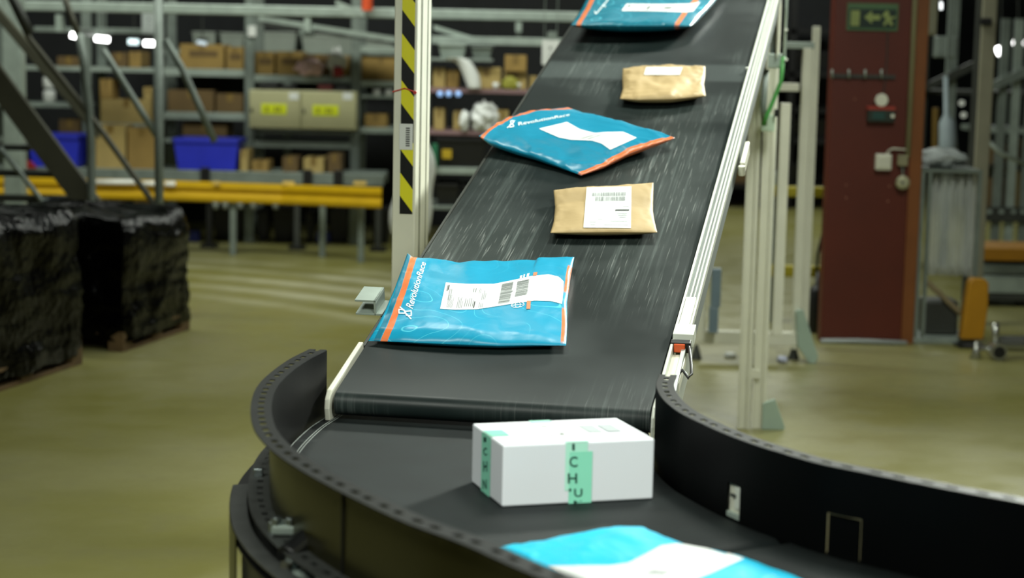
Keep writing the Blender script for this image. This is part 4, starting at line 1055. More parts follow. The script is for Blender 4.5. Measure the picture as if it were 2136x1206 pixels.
# pale roller ends and black crates under the table
for i, x in enumerate((450, 470, 501, 528, 575)):
    lathe('pale_cup', 'small pale cup hanging under the guard rail, number %s from the left' % ['one', 'two', 'three', 'four', 'five'][i], 'cup', (W(x, 436, 16.2).x, 16.2, zpx(x, 436, 16.2)), [(0, 0), (.022, 0), (.03, .05), (.03, .09), (0, .09)], M_lprint, 12, 'pale cups under the rail')
for i, (x0, x1, yt) in enumerate(((442, 508, 436), (532, 562, 440), (566, 625, 436), (634, 656, 442), (684, 729, 438), (772, 815, 436))):
    tote(x0, x1, yt, 500, 17.1, ['black crate on the floor under the rack, farthest left', 'black crate on the floor, second under the rack', 'black crate on the floor under the cabinet middle', 'narrow black crate on the floor by the guard rail post', 'wide black crate on the floor right of the guard rail post', 'black crate on the floor nearest the taped post'][i], 'black crates on the floor under the rack', M_black, .35, name='black_crate', support=0, cat='crate')
carton(278, 310, 418, z=0, Y=15.99, d=.08, m=M_card, label='tall slim cardboard piece behind the guard rail above the wrapped pallet', dy=0)
# backing panel that closes the rack from behind
bp = MB().box((W(-60, 200, 18).x-.2, 18.9, 0), (1.4, 18.95, 3.0)).build('rack_back_panel', mat('dark_backing', '#15181a', .8, 0, .2)); tag(bp, 'dark backing panel behind the long shelving racks', 'panel')

# ------------------------------------------------------------------ middle rack between the taped post and the belt
Y2 = 14.6
mr = thing('shelving_rack', 'shelving rack with pinkish shelf edges seen between the taped post and the belt', 'shelving rack', (0, 15, 0))
M_pinkedge = mat('pinkish_edge', '#7f6466', .5, 0, .15)
for key, x0, x1, y, h, m in (('E1', 860, 1150, 186, 9, M_pinkedge), ('E2', 860, 1110, 274, 9, M_pinkedge), ('E3', 860, 1060, 350, 14, M_steel2), ('E4', 860, 1000, 430, 8, M_steel), ('E0', 860, 1040, 122, 6, M_steel)):
    shelf(key, x0, x1, y, h, Y2, .7, m, mr)
for x in (868, 1150):
    for dy in (0.02, .6): xx = W(x, 200, Y2).x; MB().box((xx-.03, Y2+dy, 0), (xx+.03, Y2+dy+.05, zpx(900, 60, Y2))).build('upright', M_steel, mr)
G2 = 'cardboard boxes on the middle rack'
for (x0, x1, yt, key, m, lab) in ((902, 930, 141, 'E1', M_card2, 'cardboard box right beside the taped post, upper pink shelf'), (931, 958, 145, 'E1', M_card, 'darker cardboard box left of the white hanging film'),
        (984, 1046, 141, 'E1', M_card2, 'wide cardboard box right of the white hanging film'), (1050, 1100, 150, 'E1', M_card2, 'cardboard box under the raised one on the upper pink shelf'), (1104, 1140, 160, 'E1', M_card2, 'low cardboard box next to the incline belt edge'),
        (904, 928, 226, 'E2', M_card2, 'pale box on the lower pink shelf beside the taped post'), (945, 966, 232, 'E2', M_card2, 'small pale box on the lower pink shelf left of the white sack'), (1036, 1062, 230, 'E2', M_card2, 'pale box on the lower pink shelf right of the white sack')):
    carton(x0, x1, yt, key, m=m, label=lab, group=G2)
zz = zpx(1075, 150, Y2+.03); carton(1052, 1100, 115, z=zz, Y=Y2+.03, m=M_card, label='raised cardboard box stacked on another left of the belt', group=G2, dy=0, d=.3)
z, Y = SH['E1']
mb = MB(); n = 14; cl = [(940, 126), (958, 124), (970, 132), (980, 150), (986, 165), (990, 186)]; cw = [14, 16, 16, 16, 17, 13]
G = []
for i in range(len(cl)):
    G.append([W(cl[i][0]+cw[i]*math.cos(math.pi*k/n), cl[i][1]-5*math.sin(math.pi*k/n)*(i < 3), Y-.03-.05*math.sin(math.pi*k/n)) for k in range(n+1)])
t_ = thing('plastic_film', 'white plastic film draped between the cardboard boxes', 'film', (W(965, 186, Y).x, Y-.03, z)); mb.grid(G).build('sheet', M_wplast, t_, smooth=True, solid=.004, sub=1)
z, Y = SH['E2']
blob('plastic_bag', 'white plastic sack on the lower pink shelf left of the belt', 'bag', (W(1010, 270, Y).x, Y+.06, z+.001), (.10, .10, .12), M_wplast, 14, .4)
blob('plastic_bag', 'small white crumpled bag beside the belt on the lower pink shelf', 'bag', (W(968, 270, Y).x, Y-.0, z+.001), (.035, .05, .08), M_wplast, 19, .4)
blob('yellow_bundle', 'small yellow green bundle in front of the upper shelf boxes', 'bundle', (W(1065, 186, Y2).x, Y2-.0+.012, SH['E1'][0]+.001), (.06, .012, .05), mat('dull_yellow', '#8c8a2e', .6), 4, .4)
for i, x in enumerate((1034, 1080)):
    lathe('white_cup', ['white cup on the edge of the upper pink shelf, left one', 'white cup on the edge of the upper pink shelf, right one'][i], 'cup', (W(x, 186, Y2).x, Y2-.0+.03 , SH['E1'][0]+.001), [(0, 0), (.018, 0), (.028, .05), (.024, .05), (.015, .008), (0, .008)], M_wplast, 14, 'white cups')
tote(902, 1015, 287, 350, Y2+.02, 'black crate with a yellow square on the grey middle shelf', None, M_black, .5, name='black_crate', support=SH['E3'][0], cat='crate')
cr_ = [o for o in COL.objects if o.name.startswith('black_crate')][-1]
a_ = W(922, 331, Y2); b_ = W(942, 312, Y2); MB().box((a_.x, Y2+.006, a_.z), (b_.x, Y2+.020, b_.z)).build('yellow_square', mat('amber_square', '#b79a1c', .5), cr_)
carton(900, 914, 300, z=SH['E3'][0], Y=Y2-.03, d=.04, m=mat('dark_green', '#1f6a48', .5), label='dark green carton in front of the black crate', dy=0, tape=False, name='green_box')
for i, (x0, x1, yt, key) in enumerate(((905, 960, 384, 'E4'), (962, 1000, 388, 'E4'))):
    tote(x0, x1, yt, 430, Y2+.05, ['black crate on the lowest grey shelf beside the post', 'black crate on the lowest grey shelf beside the belt'][i], 'black crates on the lowest shelf', M_black, .5, name='black_crate', support=SH[key][0], cat='crate')
for i, (x0, x1, yt, m) in enumerate(((912, 975, 92, M_steel2), (980, 1030, 96, M_steel))):
    tote(x0, x1, yt, 122, Y2+.05, ['grey bin on the top shelf beside the taped post', 'grey bin on the top shelf, second from the post', 'grey bin on the top shelf above the raised box', 'dark grey bin on the top shelf near the white sign'][i], 'grey bins on the top shelf', m, .4, support=SH['E0'][0])
M_bl = mat('blue_lamp', (.25, .42, .75), .4, emit=.8)
for i, x in enumerate((918, 936, 956)):
    c = thing('blue_indicator', 'round blue light under the upper pink shelf, %s of three' % ['left', 'middle', 'right'][i], 'light', W(x, 196, Y2), 'blue lights')
    MB().tube([W(x, 196, Y2-.02), W(x, 196, Y2+.02)], .022, 14).build('lens', M_bl, c, smooth=True)
    MB().box((W(x, 196, Y2).x-.01, Y2-.008, zpx(x, 196, Y2)), (W(x, 196, Y2).x+.01, Y2+.01, SH['E1'][0]-.035)).build('clip', M_dsteel, c)
# white film sack hanging behind the taped post
Ys = 12.6
mb = MB(); G = []
for i in range(17):
    t = i/16; cx_ = 861+6*math.sin(t*5); w = (26+17*math.sin(min(1, t*2.2)*1.57)+4*math.sin(t*9))*(1-.25*max(0, t-.75)*2); y = 288+t*200
    G.append([W(cx_+w*math.cos(2*math.pi*k/24), y, Ys+.11*math.sin(2*math.pi*k/24)*(1+.15*math.sin(5*k))) for k in range(25)])
t_ = thing('film_sack', 'long white plastic sack hanging behind the hazard-taped post', 'bag', W(861, 488, Ys)); mb.grid(G).build('sack', M_wplast, t_, smooth=True)
MB().tube([W(861, 292, Ys), Vector((W(861, 60, Ys).x, Ys, 6.2))], .006, 8).build('strap', M_wplast, t_)

# ------------------------------------------------------------------ stairs at the left
YS = 12.4
st = thing('steel_staircase', 'grey steel staircase with tube handrails descending behind the wrapped pallets', 'staircase', (onz(370, 640, 0).x, YS+.3, 0))
def slope_prism(x0, y0, x1, y1, w, Y, d, name, m):
    return MB().prism([W(x0, y0, Y), W(x1, y1, Y), W(x1, y1+w, Y), W(x0, y0+w, Y)], (0, d, 0)).build(name, m, st, bevel=.004)
pe = onz(395, 640, 0)
slope_prism(-60, 58, 372, 640, 82, YS, .06, 'stringer', M_olive)
slope_prism(-60, -50, 205, 260, 30, YS+.9, .06, 'stringer', M_olive)
for (x1, y) in ((62, 304), (112, 359), (152, 412), (195, 470)):
    a_ = W(-30, y, YS+.06); b_ = W(x1, y, YS+.06); MB().box((a_.x, YS+.06, b_.z-.035), (b_.x, YS+.22, b_.z)).build('tread', M_dsteel, st)
def rtube(pts, r, name='handrail', m=M_steel, Y=YS):
    return MB().tube([W(x, y, Y) for x, y in pts], r, 10).build(name, m, st, smooth=True)
rtube([(20, -6), (62, 82), (162, 207), (217, 280), (336, 446), (372, 500)], .020, m=M_olive)
rtube([(216, 104), (250, 160), (292, 228), (335, 296)], .022)
rtube([(345, 82), (378, 140), (412, 214), (448, 296)], .024)
rtube([(8, -40), (44, 30), (62, 70)], .03, m=M_dsteel)
rtube([(130, -20), (150, 40), (166, 78)], .022, m=M_olive)
rtube([(166, 70), (176, 140), (186, 225), (190, 300), (191, 400), (192, 640)], .028, 'handrail_post')
MB().tube([W(331, -30, YS), Vector((W(331, 300, YS).x, YS, .0))], .030, 12).build('handrail_post', M_steel, st, smooth=True)
rtube([(0, 308), (40, 358), (82, 412), (110, 450)], .018)
rtube([(92, 418), (116, 452), (150, 500)], .03, m=M_steel2)
cp = thing('support_column', 'pale grey steel column at the left picture edge behind the stairs', 'column', (W(25, 300, 14).x, 14, 0))
xx0 = W(5, 200, 14).x; xx1 = W(45, 200, 14).x; MB().box((xx0, 14, 0), (xx1, 14.14, 5.9)).build('shaft', M_steel2, cp, bevel=.01)
MB().box((xx0-.05, 13.95, 0), (xx1+.05, 14.19, .03)).build('base_plate', M_steel, cp)

# ------------------------------------------------------------------ film-wrapped pallets
M_film = mat('black_stretch_film', '#020202', .15, 0, .2, 3, .7, 22, spec=.11)
def wrapped(corner, side_dir, L, Wd, zt_, label, seed):
    """corner: front-right floor corner; side runs away along side_dir, width goes left"""
    s = Vector((side_dir[0], side_dir[1], 0)).normalized(); l = Vector((-s.y, s.x, 0))
    M = Matrix((l, s, Vector((0, 0, 1)))).transposed().to_4x4(); M.translation = Vector((corner[0], corner[1], 0))
    root = thing('wrapped_pallet', label, 'pallet', M @ Vector((Wd/2, L/2, 0)), 'film-wrapped pallets')
    # load
    bm = bmesh.new(); n = 44
    mb = MB(); rings = 30; z0 = .09
    per = []
    for (a, b, c, d) in ((0, 0, Wd, 0), (Wd, 0, Wd, L), (Wd, L, 0, L), (0, L, 0, 0)):
        k = max(8, int(max(abs(c-a), abs(d-b))*36))
        for i in range(k): per.append((a+(c-a)*i/k, b+(d-b)*i/k))
    bm.free(); cx_, cy_ = Wd/2, L/2; G = []
    levels = [z0-.03+(zt_-z0+.03)*i/rings for i in range(rings+1)]
    for zi, z in enumerate(levels):
        row = []
        for (x, y) in per:
            q = Vector((x*3+seed, y*3, z*4)); nn_ = noise.noise(q)*.030+noise.noise(q*2.8)*.014
            crease = .012*(1-abs(noise.noise(Vector((x*2+seed, y*2, z*16))))*2)
            f = 1+(nn_+crease)/(.5*min(Wd, L))
            if zi >= rings-2: f -= .05*(zi-rings+3)*.6
            zz = z+(.035*noise.noise(Vector((x*4+seed*2, y*4, 1))) if zi > rings-6 else 0)+.02*noise.noise(Vector((x*5, y*5+seed, 2)))*(zi == 0)
            # rounded corners
            dx, dy = x-cx_, y-cy_; ex, ey = abs(dx)/(Wd/2), abs(dy)/(L/2); cr2 = max(0, ex+ey-1.82)*.35
            row.append(M @ Vector((cx_+dx*f*(1-cr2*.3), cy_+dy*f*(1-cr2*.3), zz)))
        row.append(row[0]); G.append(row)
    top = [[(p-(M @ Vector((cx_, cy_, 0)))*1).copy() for p in G[-1]]]
    cen = M @ Vector((cx_, cy_, 0))
    for k in (.75, .45, .15, .0):
        G.append([Vector((cen.x+(p.x-cen.x)*k, cen.y+(p.y-cen.y)*k, p.z+.03*(1-k)+.03*noise.noise(p*5))) for p in G[rings]])
    mb.grid(G).build('wrapped_load', M_film, root, smooth=True)
    # wooden pallet: boards and blocks
    pal = MB().box((0, 0, .098), (Wd, L, .118), M).build('deck_board', M_wood, root, bevel=.003)
    for fx in (0, .5, 1):
        x0_ = fx*(Wd-.10)
        MB().box((x0_, 0, 0), (x0_+.10, L, .022), M).build('bottom_board', M_wood, root, bevel=.003)
        for fy in (0, .5, 1):
            y0_ = fy*(L-.12); MB().box((x0_, y0_, .022), (x0_+.10, y0_+.12, .098), M).build('block', M_wood, root, bevel=.003)
    return root
sd = (.235, .955)
wrapped((-2.258, 10.771), sd, .95, .95, .78, 'black film-wrapped pallet at the right of the pair', 2.3)
pf = Vector((-2.400, 10.35, 0)); sv = Vector((.235, .955, 0)).normalized(); c0 = pf-sv*1.25
wrapped((c0.x, c0.y), sd, 1.25, 1.0, .87, 'larger black film-wrapped pallet cut by the left picture edge', 7.7)

# ------------------------------------------------------------------ right: red column with its fittings
colL = onz(1708, 712, 0); colR = onz(1880, 719, 0); YC = 11.7
rc = thing('red_column', 'dark red square building column right of the conveyor', 'column', ((colL.x+colR.x)/2, YC+.2, 0))
MB().box((colL.x, YC, 0), (colR.x, YC+.14, 6.1)).build('shaft', M_red, rc, bevel=.006)
MB().box((colR.x, YC+.03, W(1888, 330, YC).z-1.2), (colR.x+.085, YC+.14, 6.1)).build('side_channel', mat('red_brown_channel', '#7f4a1e', .5, 0, .08), rc, bevel=.006)  # the column's red made lighter, stronger light put into the colour
MB().tube([(colL.x-.0, YC-.02, .012), (colL.x+.25, YC-.03, .02), (colR.x+.03, YC-.02, .012)], .016, 8).build('pale_seal', M_lprint, rc, smooth=True)
ex = thing('exit_sign', 'green photoluminescent emergency exit sign with arrow and running figure on the red column', 'sign', W(1819, 62, YC-.01))
Mg1 = mat('exit_green_border', '#4a6a45', .5); Mg2 = mat('exit_dark_green', '#0f2a20', .5); Mg3 = mat('exit_pale_green', '#8f9d5a', .5)
wbox(1766, 8, 1875, 63, YC-.012, .010, 'panel', Mg1, ex, .001)
wbox(1771, 20, 1870, 57, YC-.016, .005, 'field', Mg2, ex, .0005)
wbox(1774, 22, 1794, 54, YC-.020, .005, 'door_symbol', Mg3, ex, .0005)
def flatpoly(pts, Y, d, name, m, parent): return MB().prism([W(x, y, Y) for x, y in pts], (0, d, 0)).build(name, m, parent)
flatpoly([(1803, 36), (1819, 22), (1819, 31), (1836, 31), (1836, 42), (1819, 42), (1819, 50)], YC-.020, .004, 'arrow', Mg3, ex)
flatpoly([(1845, 26), (1850, 22), (1856, 27), (1853, 32), (1862, 36), (1868, 33), (1867, 38), (1858, 41), (1864, 52), (1858, 54), (1852, 45), (1847, 54), (1842, 52), (1848, 40), (1846, 34), (1841, 37), (1841, 32)], YC-.020, .004, 'running_figure', Mg3, ex)
hr = thing('hook_rail', 'thin hook rail with four small hooks across the red column', 'hook rail', W(1790, 160, YC-.01))
wbox(1733, 157, 1868, 162, YC-.02, .02, 'rail', M_dsteel, hr, .001)
for x in (1736, 1771, 1805, 1839): MB().tube([W(x, 159, YC-.02), W(x, 163, YC-.04), W(x, 152, YC-.05), W(x, 146, YC-.04)], .006, 8).build('hook', M_steel2, hr, smooth=True)
rd = thing('round_detector', 'pale octagonal detector head hanging on the red column', 'detector', W(1838, 210, YC-.03))
MB().tube([W(1839, 209, YC), W(1839, 209, YC-.05)], .042, 8).build('housing', M_cream, rd, bevel=.004)
MB().tube([W(1843, 196, YC-.008), W(1846, 170, YC-.008), W(1850, 120, YC-.008), W(1852, 64, YC-.008)], .004, 6).build('wire', M_dsteel, rd)
kp = thing('control_box', 'dark green control box with a red top edge on the column', 'control box', W(1838, 255, YC-.03))
wbox(1810, 229, 1868, 254, YC-.05, .05, 'housing', mat('dark_green_case', '#232f27', .5), kp, .004)
wbox(1810, 223, 1868, 229, YC-.052, .052, 'red_edge', mat('dull_red', '#a03424', .5), kp, .002)
wbox(1820, 234, 1846, 249, YC-.054, .005, 'display', mat('teal_display', '#31514d', .3), kp, .001)
MB().tube([W(1862, 242, YC-.05), W(1862, 242, YC-.062)], .012, 12).build('button', M_cream, kp)
jb = thing('junction_box', 'pale square junction box on the red column', 'junction box', W(1844, 355, YC-.03)); wbox(1827, 322, 1861, 355, YC-.05, .05, 'housing', M_cream, jb, .006)
wbox(1830, 326, 1858, 351, YC-.056, .008, 'cover', M_cream, jb, .004)
jb = thing('junction_box', 'smaller beige junction box at the conduit end on the column edge', 'junction box', W(1883, 345, YC-.03)); wbox(1873, 324, 1895, 346, YC-.045, .045, 'housing', mat('dull_beige', '#8f8b6c', .5), jb, .005)
cd = thing('conduit_pipe', 'beige conduit pipe running down the right side of the red column', 'pipe', W(1878, 320, YC-.03))
zt_ = 4.2; xx = colR.x-.02
MB().tube([(xx, YC-.03, zt_), (xx, YC-.03, zpx(1878, 326, YC-.03))], .016, 12).build('pipe', mat('dull_beige', '#8f8b6c', .5), cd, smooth=True)
MB().tube([(xx, YC-.03, zpx(1874, 312, YC)), W(1862, 310, YC-.03), W(1852, 316, YC-.03), W(1848, 324, YC-.03)], .006, 8).build('branch_cable', M_cream, cd, smooth=True)
bl_ = thing('round_bell', 'round pale bell hanging below the junction box on the column edge', 'bell', W(1883, 381, YC-.03))
MB().tube([W(1883, 381, YC-.02), W(1883, 381, YC-.05), W(1883, 381, YC-.065)], [.044, .044, .026], 20).build('dome', mat('aged_cream', '#a4a283', .4, .2), bl_)
MB().tube([W(1883, 345, YC-.02), W(1883, 370, YC-.02)], .007, 8).build('stem', M_steel, bl_)
MB().tube([W(1883, 381, YC-.06), W(1883, 381, YC-.072)], .010, 12).build('boss', M_dsteel, bl_)
ws = thing('wall_scuffs', 'row of pale screw heads on the red column', 'screws', W(1790, 400, YC-.005))
for (x, y) in ((1765, 386), (1765, 413), (1855, 388), (1852, 420), (1783, 207)): MB().tube([W(x, y, YC+.001), W(x, y, YC-.006)], .007, 8).build('screw', mat('red_brown_screw', '#8a5540', .5), ws)

# black barrel with hose left of the column
vb = thing('black_vacuum', 'black upright cylinder with a hose beside the red column foot', 'vacuum', onz(1702, 694, 0))
pv = onz(1702, 694, 0)
lathe('', '', '', pv, [(0, .002), (.055, .002), (.06, .02), (.06, .27), (.045, .30), (.02, .32), (.018, .40), (0, .40)], M_black, part='barrel', parent=vb)
MB().tube([(pv.x, pv.y, .38), W(1703, 570, pv.y), W(1706, 530, pv.y), W(1716, 490, pv.y), W(1728, 465, pv.y)], .011, 10).build('hose', M_black, vb, smooth=True)

# yellow barrier behind
yb = thing('yellow_barrier', 'yellow two-bar barrier between the white frame and the red column', 'barrier', (onz(1660, 700, 0).x, 12.4, 0))
YB = 12.5
for (y0, y1) in ((388, 410), (553, 577)): 
    a_ = W(1590, y1, YB); b_ = W(1745, y0, YB); MB().box((a_.x, YB, a_.z), (b_.x, YB+.06, a_.z+(y1-y0)*YB/F)).build('bar', mat('dull_yellow_paint', '#a99d1f', .5, 0, .05), yb, bevel=.01)
for x in (1616, 1738): xx = W(x, 400, YB).x; MB().box((xx-.035, YB+.06, 0), (xx+.035, YB+.12, 1.02)).build('post', M_steel if x == 1616 else M_dsteel, yb)

# white aluminium stand
YF = 10.95
wf = thing('aluminium_stand', 'cream aluminium profile stand on feet behind the conveyor posts', 'stand', (W(1560, 740, YF).x, YF, 0))
def vpost(x, Y, y0, y1, w, name='stand_post', m=M_cream, parent=wf):
    xx = W(x, (y0+y1)/2, Y).x; za_ = zpx(x, y1, Y); zb2 = zpx(x, y0, Y); h = w*Y/F/2
    return MB().box((xx-h, Y-h, za_), (xx+h, Y+h, zb2)).build(name, m, parent, bevel=.004)
vpost(1671, YF, 100, 728, 17); vpost(1690, YF+.5, 55, 712, 15)
vpost(1466, YF, 430, 712, 16)
wbox(1462, 695, 1678, 718, YF-.03, .06, 'bottom_bar', M_cream, wf)
wbox(1622, 174, 1668, 190, YF-.03, .06, 'upper_bar', M_cream, wf); wbox(1636, 88, 1700, 101, YF-.02, .05, 'top_bar', M_steel2, wf)
vpost(1493, YF-.1, 560, 640, 20, 'blue_grey_tube', mat('blue_grey_tube', '#6c7f8b', .4)); vpost(1488, YF-.1, 640, 694, 19, 'blue_grey_tube', MATS['blue_grey_tube'])
for x in (1452, 1655):
    p_ = onz(x, 750, 0); MB().tube([(p_.x, p_.y, .001), (p_.x, p_.y, .02), (p_.x, p_.y, .09)], [.035, .030, .010], 14).build('levelling_foot', M_dsteel, wf)
MB().prism([W(1660, 648, YF-.06), W(1676, 646, YF-.06), W(1690, 690, YF-.06), W(1707, 745, YF-.06), W(1700, 760, YF-.06), W(1688, 758, YF-.06), W(1664, 722, YF-.06)], (0, .03, 0)).build('corner_plate', M_glass, wf, bevel=.003)
vpost(1629, 10.2, 215, 700, 21, 'side_plate', M_cream)
bits = thing('floor_litter', 'small pale crumpled scrap on the floor behind the belt', 'litter', onz(1522, 745, 0)); p_ = onz(1522, 746, 0)
bl2 = blob('paper_scrap', 'pale crumpled paper scrap on the floor between the stand feet', 'paper', (p_.x, p_.y, .001), (.035, .04, .015), M_wplast, 30, .4); bpy.data.objects.remove(bits)
p_ = onz(1632, 757, 0); blob('paper_scrap', 'bluish crumpled scrap at the right stand foot', 'paper', (p_.x, p_.y, .001), (.03, .03, .02), mat('bluish_film', '#a9aec0', .4), 35, .4)

# far dark racks behind the right side
fr2 = thing('dark_rack', 'dark shelving rack far behind the cream posts', 'shelving rack', (3.5, 22.5, 0))
for x in (1500, 1585, 1650, 1745): xx = W(x, 200, 22).x; MB().box((xx-.04, 22, 0), (xx+.04, 22.08, 4.0)).build('upright', M_black, fr2)
for y in (60, 150, 225, 290, 385): 
    z_ = zpx(1620, y, 22); MB().box((W(1495, y, 22).x, 22.0, z_-.05), (W(1750, y, 22).x, 22.9, z_)).build('shelf', M_black, fr2)
    SH['F%d' % y] = (z_, 22.02)
MB().box((W(1400, 200, 22).x, 23.0, 0.25), (W(1800, 200, 22).x, 23.05, 4.0)).build('back', MATS['dark_backing'], fr2)
carton(1512, 1570, 352, 'F385', m=M_card3, label='brown box on the far dark rack beside the belt rail', dy=.08)
for i, (x0, x1, y, m) in enumerate(((1640, 1700, 'F385', M_black), (1590, 1640, 'F290', M_black), (1655, 1730, 'F290', M_black), (1655, 1740, 'F150', M_black))):
    k_ = int(y[1:]); tote(x0, x1, k_-42, k_, 22.12, ['black crate low on the far dark rack', 'black crate behind the cream posts on the far rack', 'black crate on the far rack left of the red column', 'black crate high on the far rack left of the red column'][i], 'black crates on the far rack', m, .6, name='black_crate', support=SH[y][0], cat='crate')

# ------------------------------------------------------------------ far right
gb = thing('electrical_box', 'beige grey electrical box at the top right of the red column', 'electrical box', W(1938, 72, 12.0))
wbox(1917, -30, 1959, 73, 12.0, .14, 'housing', mat('dull_grey_beige', '#8c8c74', .5), gb, .006)
wbox(1920, -26, 1956, 69, 11.992, .01, 'door', MATS['dull_grey_beige'], gb, .003)
MB().tube([W(1938, -28, 12.08), W(1938, -200, 12.08)], .015, 8).build('conduit', M_steel, gb)
sl = thing('small_lamp', 'small bright lamp beside the beige electrical box', 'lamp', W(1963, 12, 12.1)); MB().tube([W(1963, 4, 12.1), W(1963, 20, 12.1)], .010, 10).build('bulb', mat('lamp_soft', (.9, .95, .95), .4, emit=2.0), sl, smooth=True)
MB().tube([W(1963, 3, 12.1), W(1963, -120, 12.1)], .004, 8).build('wire', M_black, sl)
pc = thing('support_column', 'grey beige steel column behind the clear plastic cabinet', 'column', (W(2052, 300, 12.6).x, 12.6, 0))
pb = onz(2040, 690, 0); xx0 = W(2034, 330, 12.6).x; xx1 = W(2064, 330, 12.6).x
MB().box((xx0, 12.6, 0), (xx1, 12.72, 6.1)).build('shaft', mat('taupe_paint', '#86846f', .5, 0, .08), pc, bevel=.006)
MB().box((xx0-.025, 12.63, 0), (xx0, 12.69, 6.1)).build('flange', M_dsteel, pc)
wbox(2046, 38, 2070, 52, 12.57, .03, 'dark_strap', M_black, pc, .004)
for i, (x0, y0, x1, y1, r_) in enumerate(((2080, 108, 2097, 101, .042), (2114, 90, 2134, 89, .026))):
    c = thing('tube_lamp', ['bright lamp right of the beige column, nearer one', 'smaller bright lamp at the right picture edge'][i], 'lamp', W(x0, y0, 18)); MB().tube([W(x0, y0, 18), W(x1, y1, 18)], r_, 12).build('glowing_tube', M_lamp, c, smooth=True)
    MB().tube([W((x0+x1)/2, y0-6, 18.02), W((x0+x1)/2, y0-150, 18.02)], .006, 6).build('drop_wire', M_dsteel, c)
rr2 = thing('tall_machine_rack', 'grey machine rack with poles and shelves at the far right', 'shelving rack', (5.0, 16.5, 0))
YM = 16.2
for x, m in ((1925, M_dsteel), (1985, M_steel), (2092, M_steel), (2120, M_steel2), (2150, M_steel)):
    xx = W(x, 200, YM).x; MB().box((xx-.035, YM, 0), (xx+.035, YM+.06, 2.6 if x < 2000 else 2.15)).build('upright', m, rr2)
def mshelf(key, x0, x1, y, h, m=M_steel): 
    z_ = zpx((x0+x1)/2, y, YM); MB().box((W(x0, y, YM).x, YM+.01, z_-h*YM/F), (W(x1, y, YM).x, YM+.8, z_)).build('shelf', m, rr2); SH[key] = (z_, YM)
mshelf('M1', 1915, 2160, 190, 8, M_dsteel); mshelf('M2', 2050, 2160, 268, 10, M_steel2); mshelf('M3', 2050, 2160, 345, 5, M_dsteel); mshelf('M4', 2040, 2160, 434, 9, M_dsteel)
mshelf('M5', 1915, 2040, 345, 6, M_dsteel)
wbox(2040, 434, 2150, 462, YM-.04, .05, 'drilled_beam', M_dsteel, rr2)
for x in (2060, 2085, 2110, 2130): wbox(x, 438, x+9, 446, YM-.05, .012, 'hole_light', M_steel2, rr2, .001)  # pale squares along the drilled beam
MB().prism([W(2058, 176, YM-.05), W(2150, 135, YM-.05), W(2150, 155, YM-.05), W(2058, 196, YM-.05)], (0, .05, 0)).build('slanted_beam', M_steel, rr2)
MB().prism([W(1900, 190, YM-.05), W(2030, 128, YM-.05), W(2030, 146, YM-.05), W(1900, 206, YM-.05)], (0, .05, 0)).build('slanted_beam', M_dsteel, rr2)
carton(2062, 2104, 300, 'M3', m=M_card3, label='dark cardboard box behind the grey beige column', dy=.08)
carton(2108, 2160, 290, 'M3', m=M_card3, label='dark cardboard box at the right picture edge, upper', dy=.08)
carton(2056, 2106, 372, 'M4', m=M_card3, label='dark cardboard box low at the far right', dy=.08)
carton(2108, 2160, 356, 'M4', m=M_card2, label='pale cardboard box with a peach side at the right picture edge', dy=.07)
pipe = thing('white_pipe', 'thin white pipe slanting down behind the beige column at the far right', 'pipe', W(2100, 320, 14.5)); MB().tube([W(2058, 292, 14.5), W(2085, 318, 14.5), W(2160, 352, 14.5)], .018, 10).build('tube', M_steel2, pipe, smooth=True)
ml = thing('hanging_tool', 'pale tapered nozzle tool hanging behind the clear cabinet', 'tool', W(1976, 330, 14.0))
MB().tube([W(1978, 330, 14), W(1978, 300, 14), W(1976, 255, 14), W(1974, 238, 14), W(1973, 160, 14)], [.075, .070, .062, .02, .018], 16).build('nozzle', mat('grey_blue_plastic', '#8a979b', .5), ml, smooth=True)
MB().tube([W(1973, 165, 14), Vector((W(1973, 60, 14).x, 14, 6.2))], .008, 8).build('hanging_rod', M_steel, ml)
MB().box((W(1955, 60, 14).x, 14, zpx(1955, 120, 14)), (W(2000, 60, 14).x, 14.12, zpx(1955, 75, 14))).build('valve_block', M_steel, ml, bevel=.01)
MB().tube([W(1950, 330, 14.06), W(1952, 225, 14.06)], .025, 12).build('amber_bottle', mat('amber_brown', '#5f4a1c', .4), ml)
for (x, y) in ((2006, 215), (2010, 240)): MB().tube([W(x, y, 13.95), W(x, y, 13.99)], .024, 12).build('white_knob', M_wplast, ml)
# clear plastic cabinet with sheets
M_clear = mat('clear_sheet', '#c8cdc8', .25, 0, .1, 5, .2, 12, alpha=.42)
YX = 11.75
px_ = thing('plastic_cabinet', 'clear plastic sheet enclosure with rolled film inside, right of the red column', 'cabinet', (onz(1960, 715, 0).x, YX+.2, 0))
pl = onz(1906, 714, 0); pr = onz(2032, 722, 0)
MB().box((pl.x-.02, YX, 0), (pr.x+.02, YX+.4, .035)).build('base_tray', M_steel2, px_, bevel=.004)
for xx in (pl.x, pl.x+.045, pr.x): MB().box((xx-.012, YX+.005, .035), (xx+.012, YX+.03, zpx(1910, 352, YX))).build('frame_post', M_steel, px_)
mb = MB(); G = [[Vector((pl.x+.06+(pr.x-pl.x-.05)*i/40, YX+.10+.035*math.sin(i*.9)+.02*math.sin(i*2.3+j*.4), zpx(1980, 362+j*24, YX)-.0)) for i in range(41)] for j in range(10)]
mb.grid(G).build('film_curtain', M_clear, px_, smooth=True, solid=.003)
MB().tube([W(1930, 585, YX+.12), W(2005, 655, YX+.12)], .018, 10).build('rolled_stick', mat('tan_roll', '#8d7f5f', .6), px_)
MB().box((pl.x+.08, YX+.14, .035), (pl.x+.30, YX+.36, .26)).build('dark_content', M_dsteel, px_, bevel=.02)
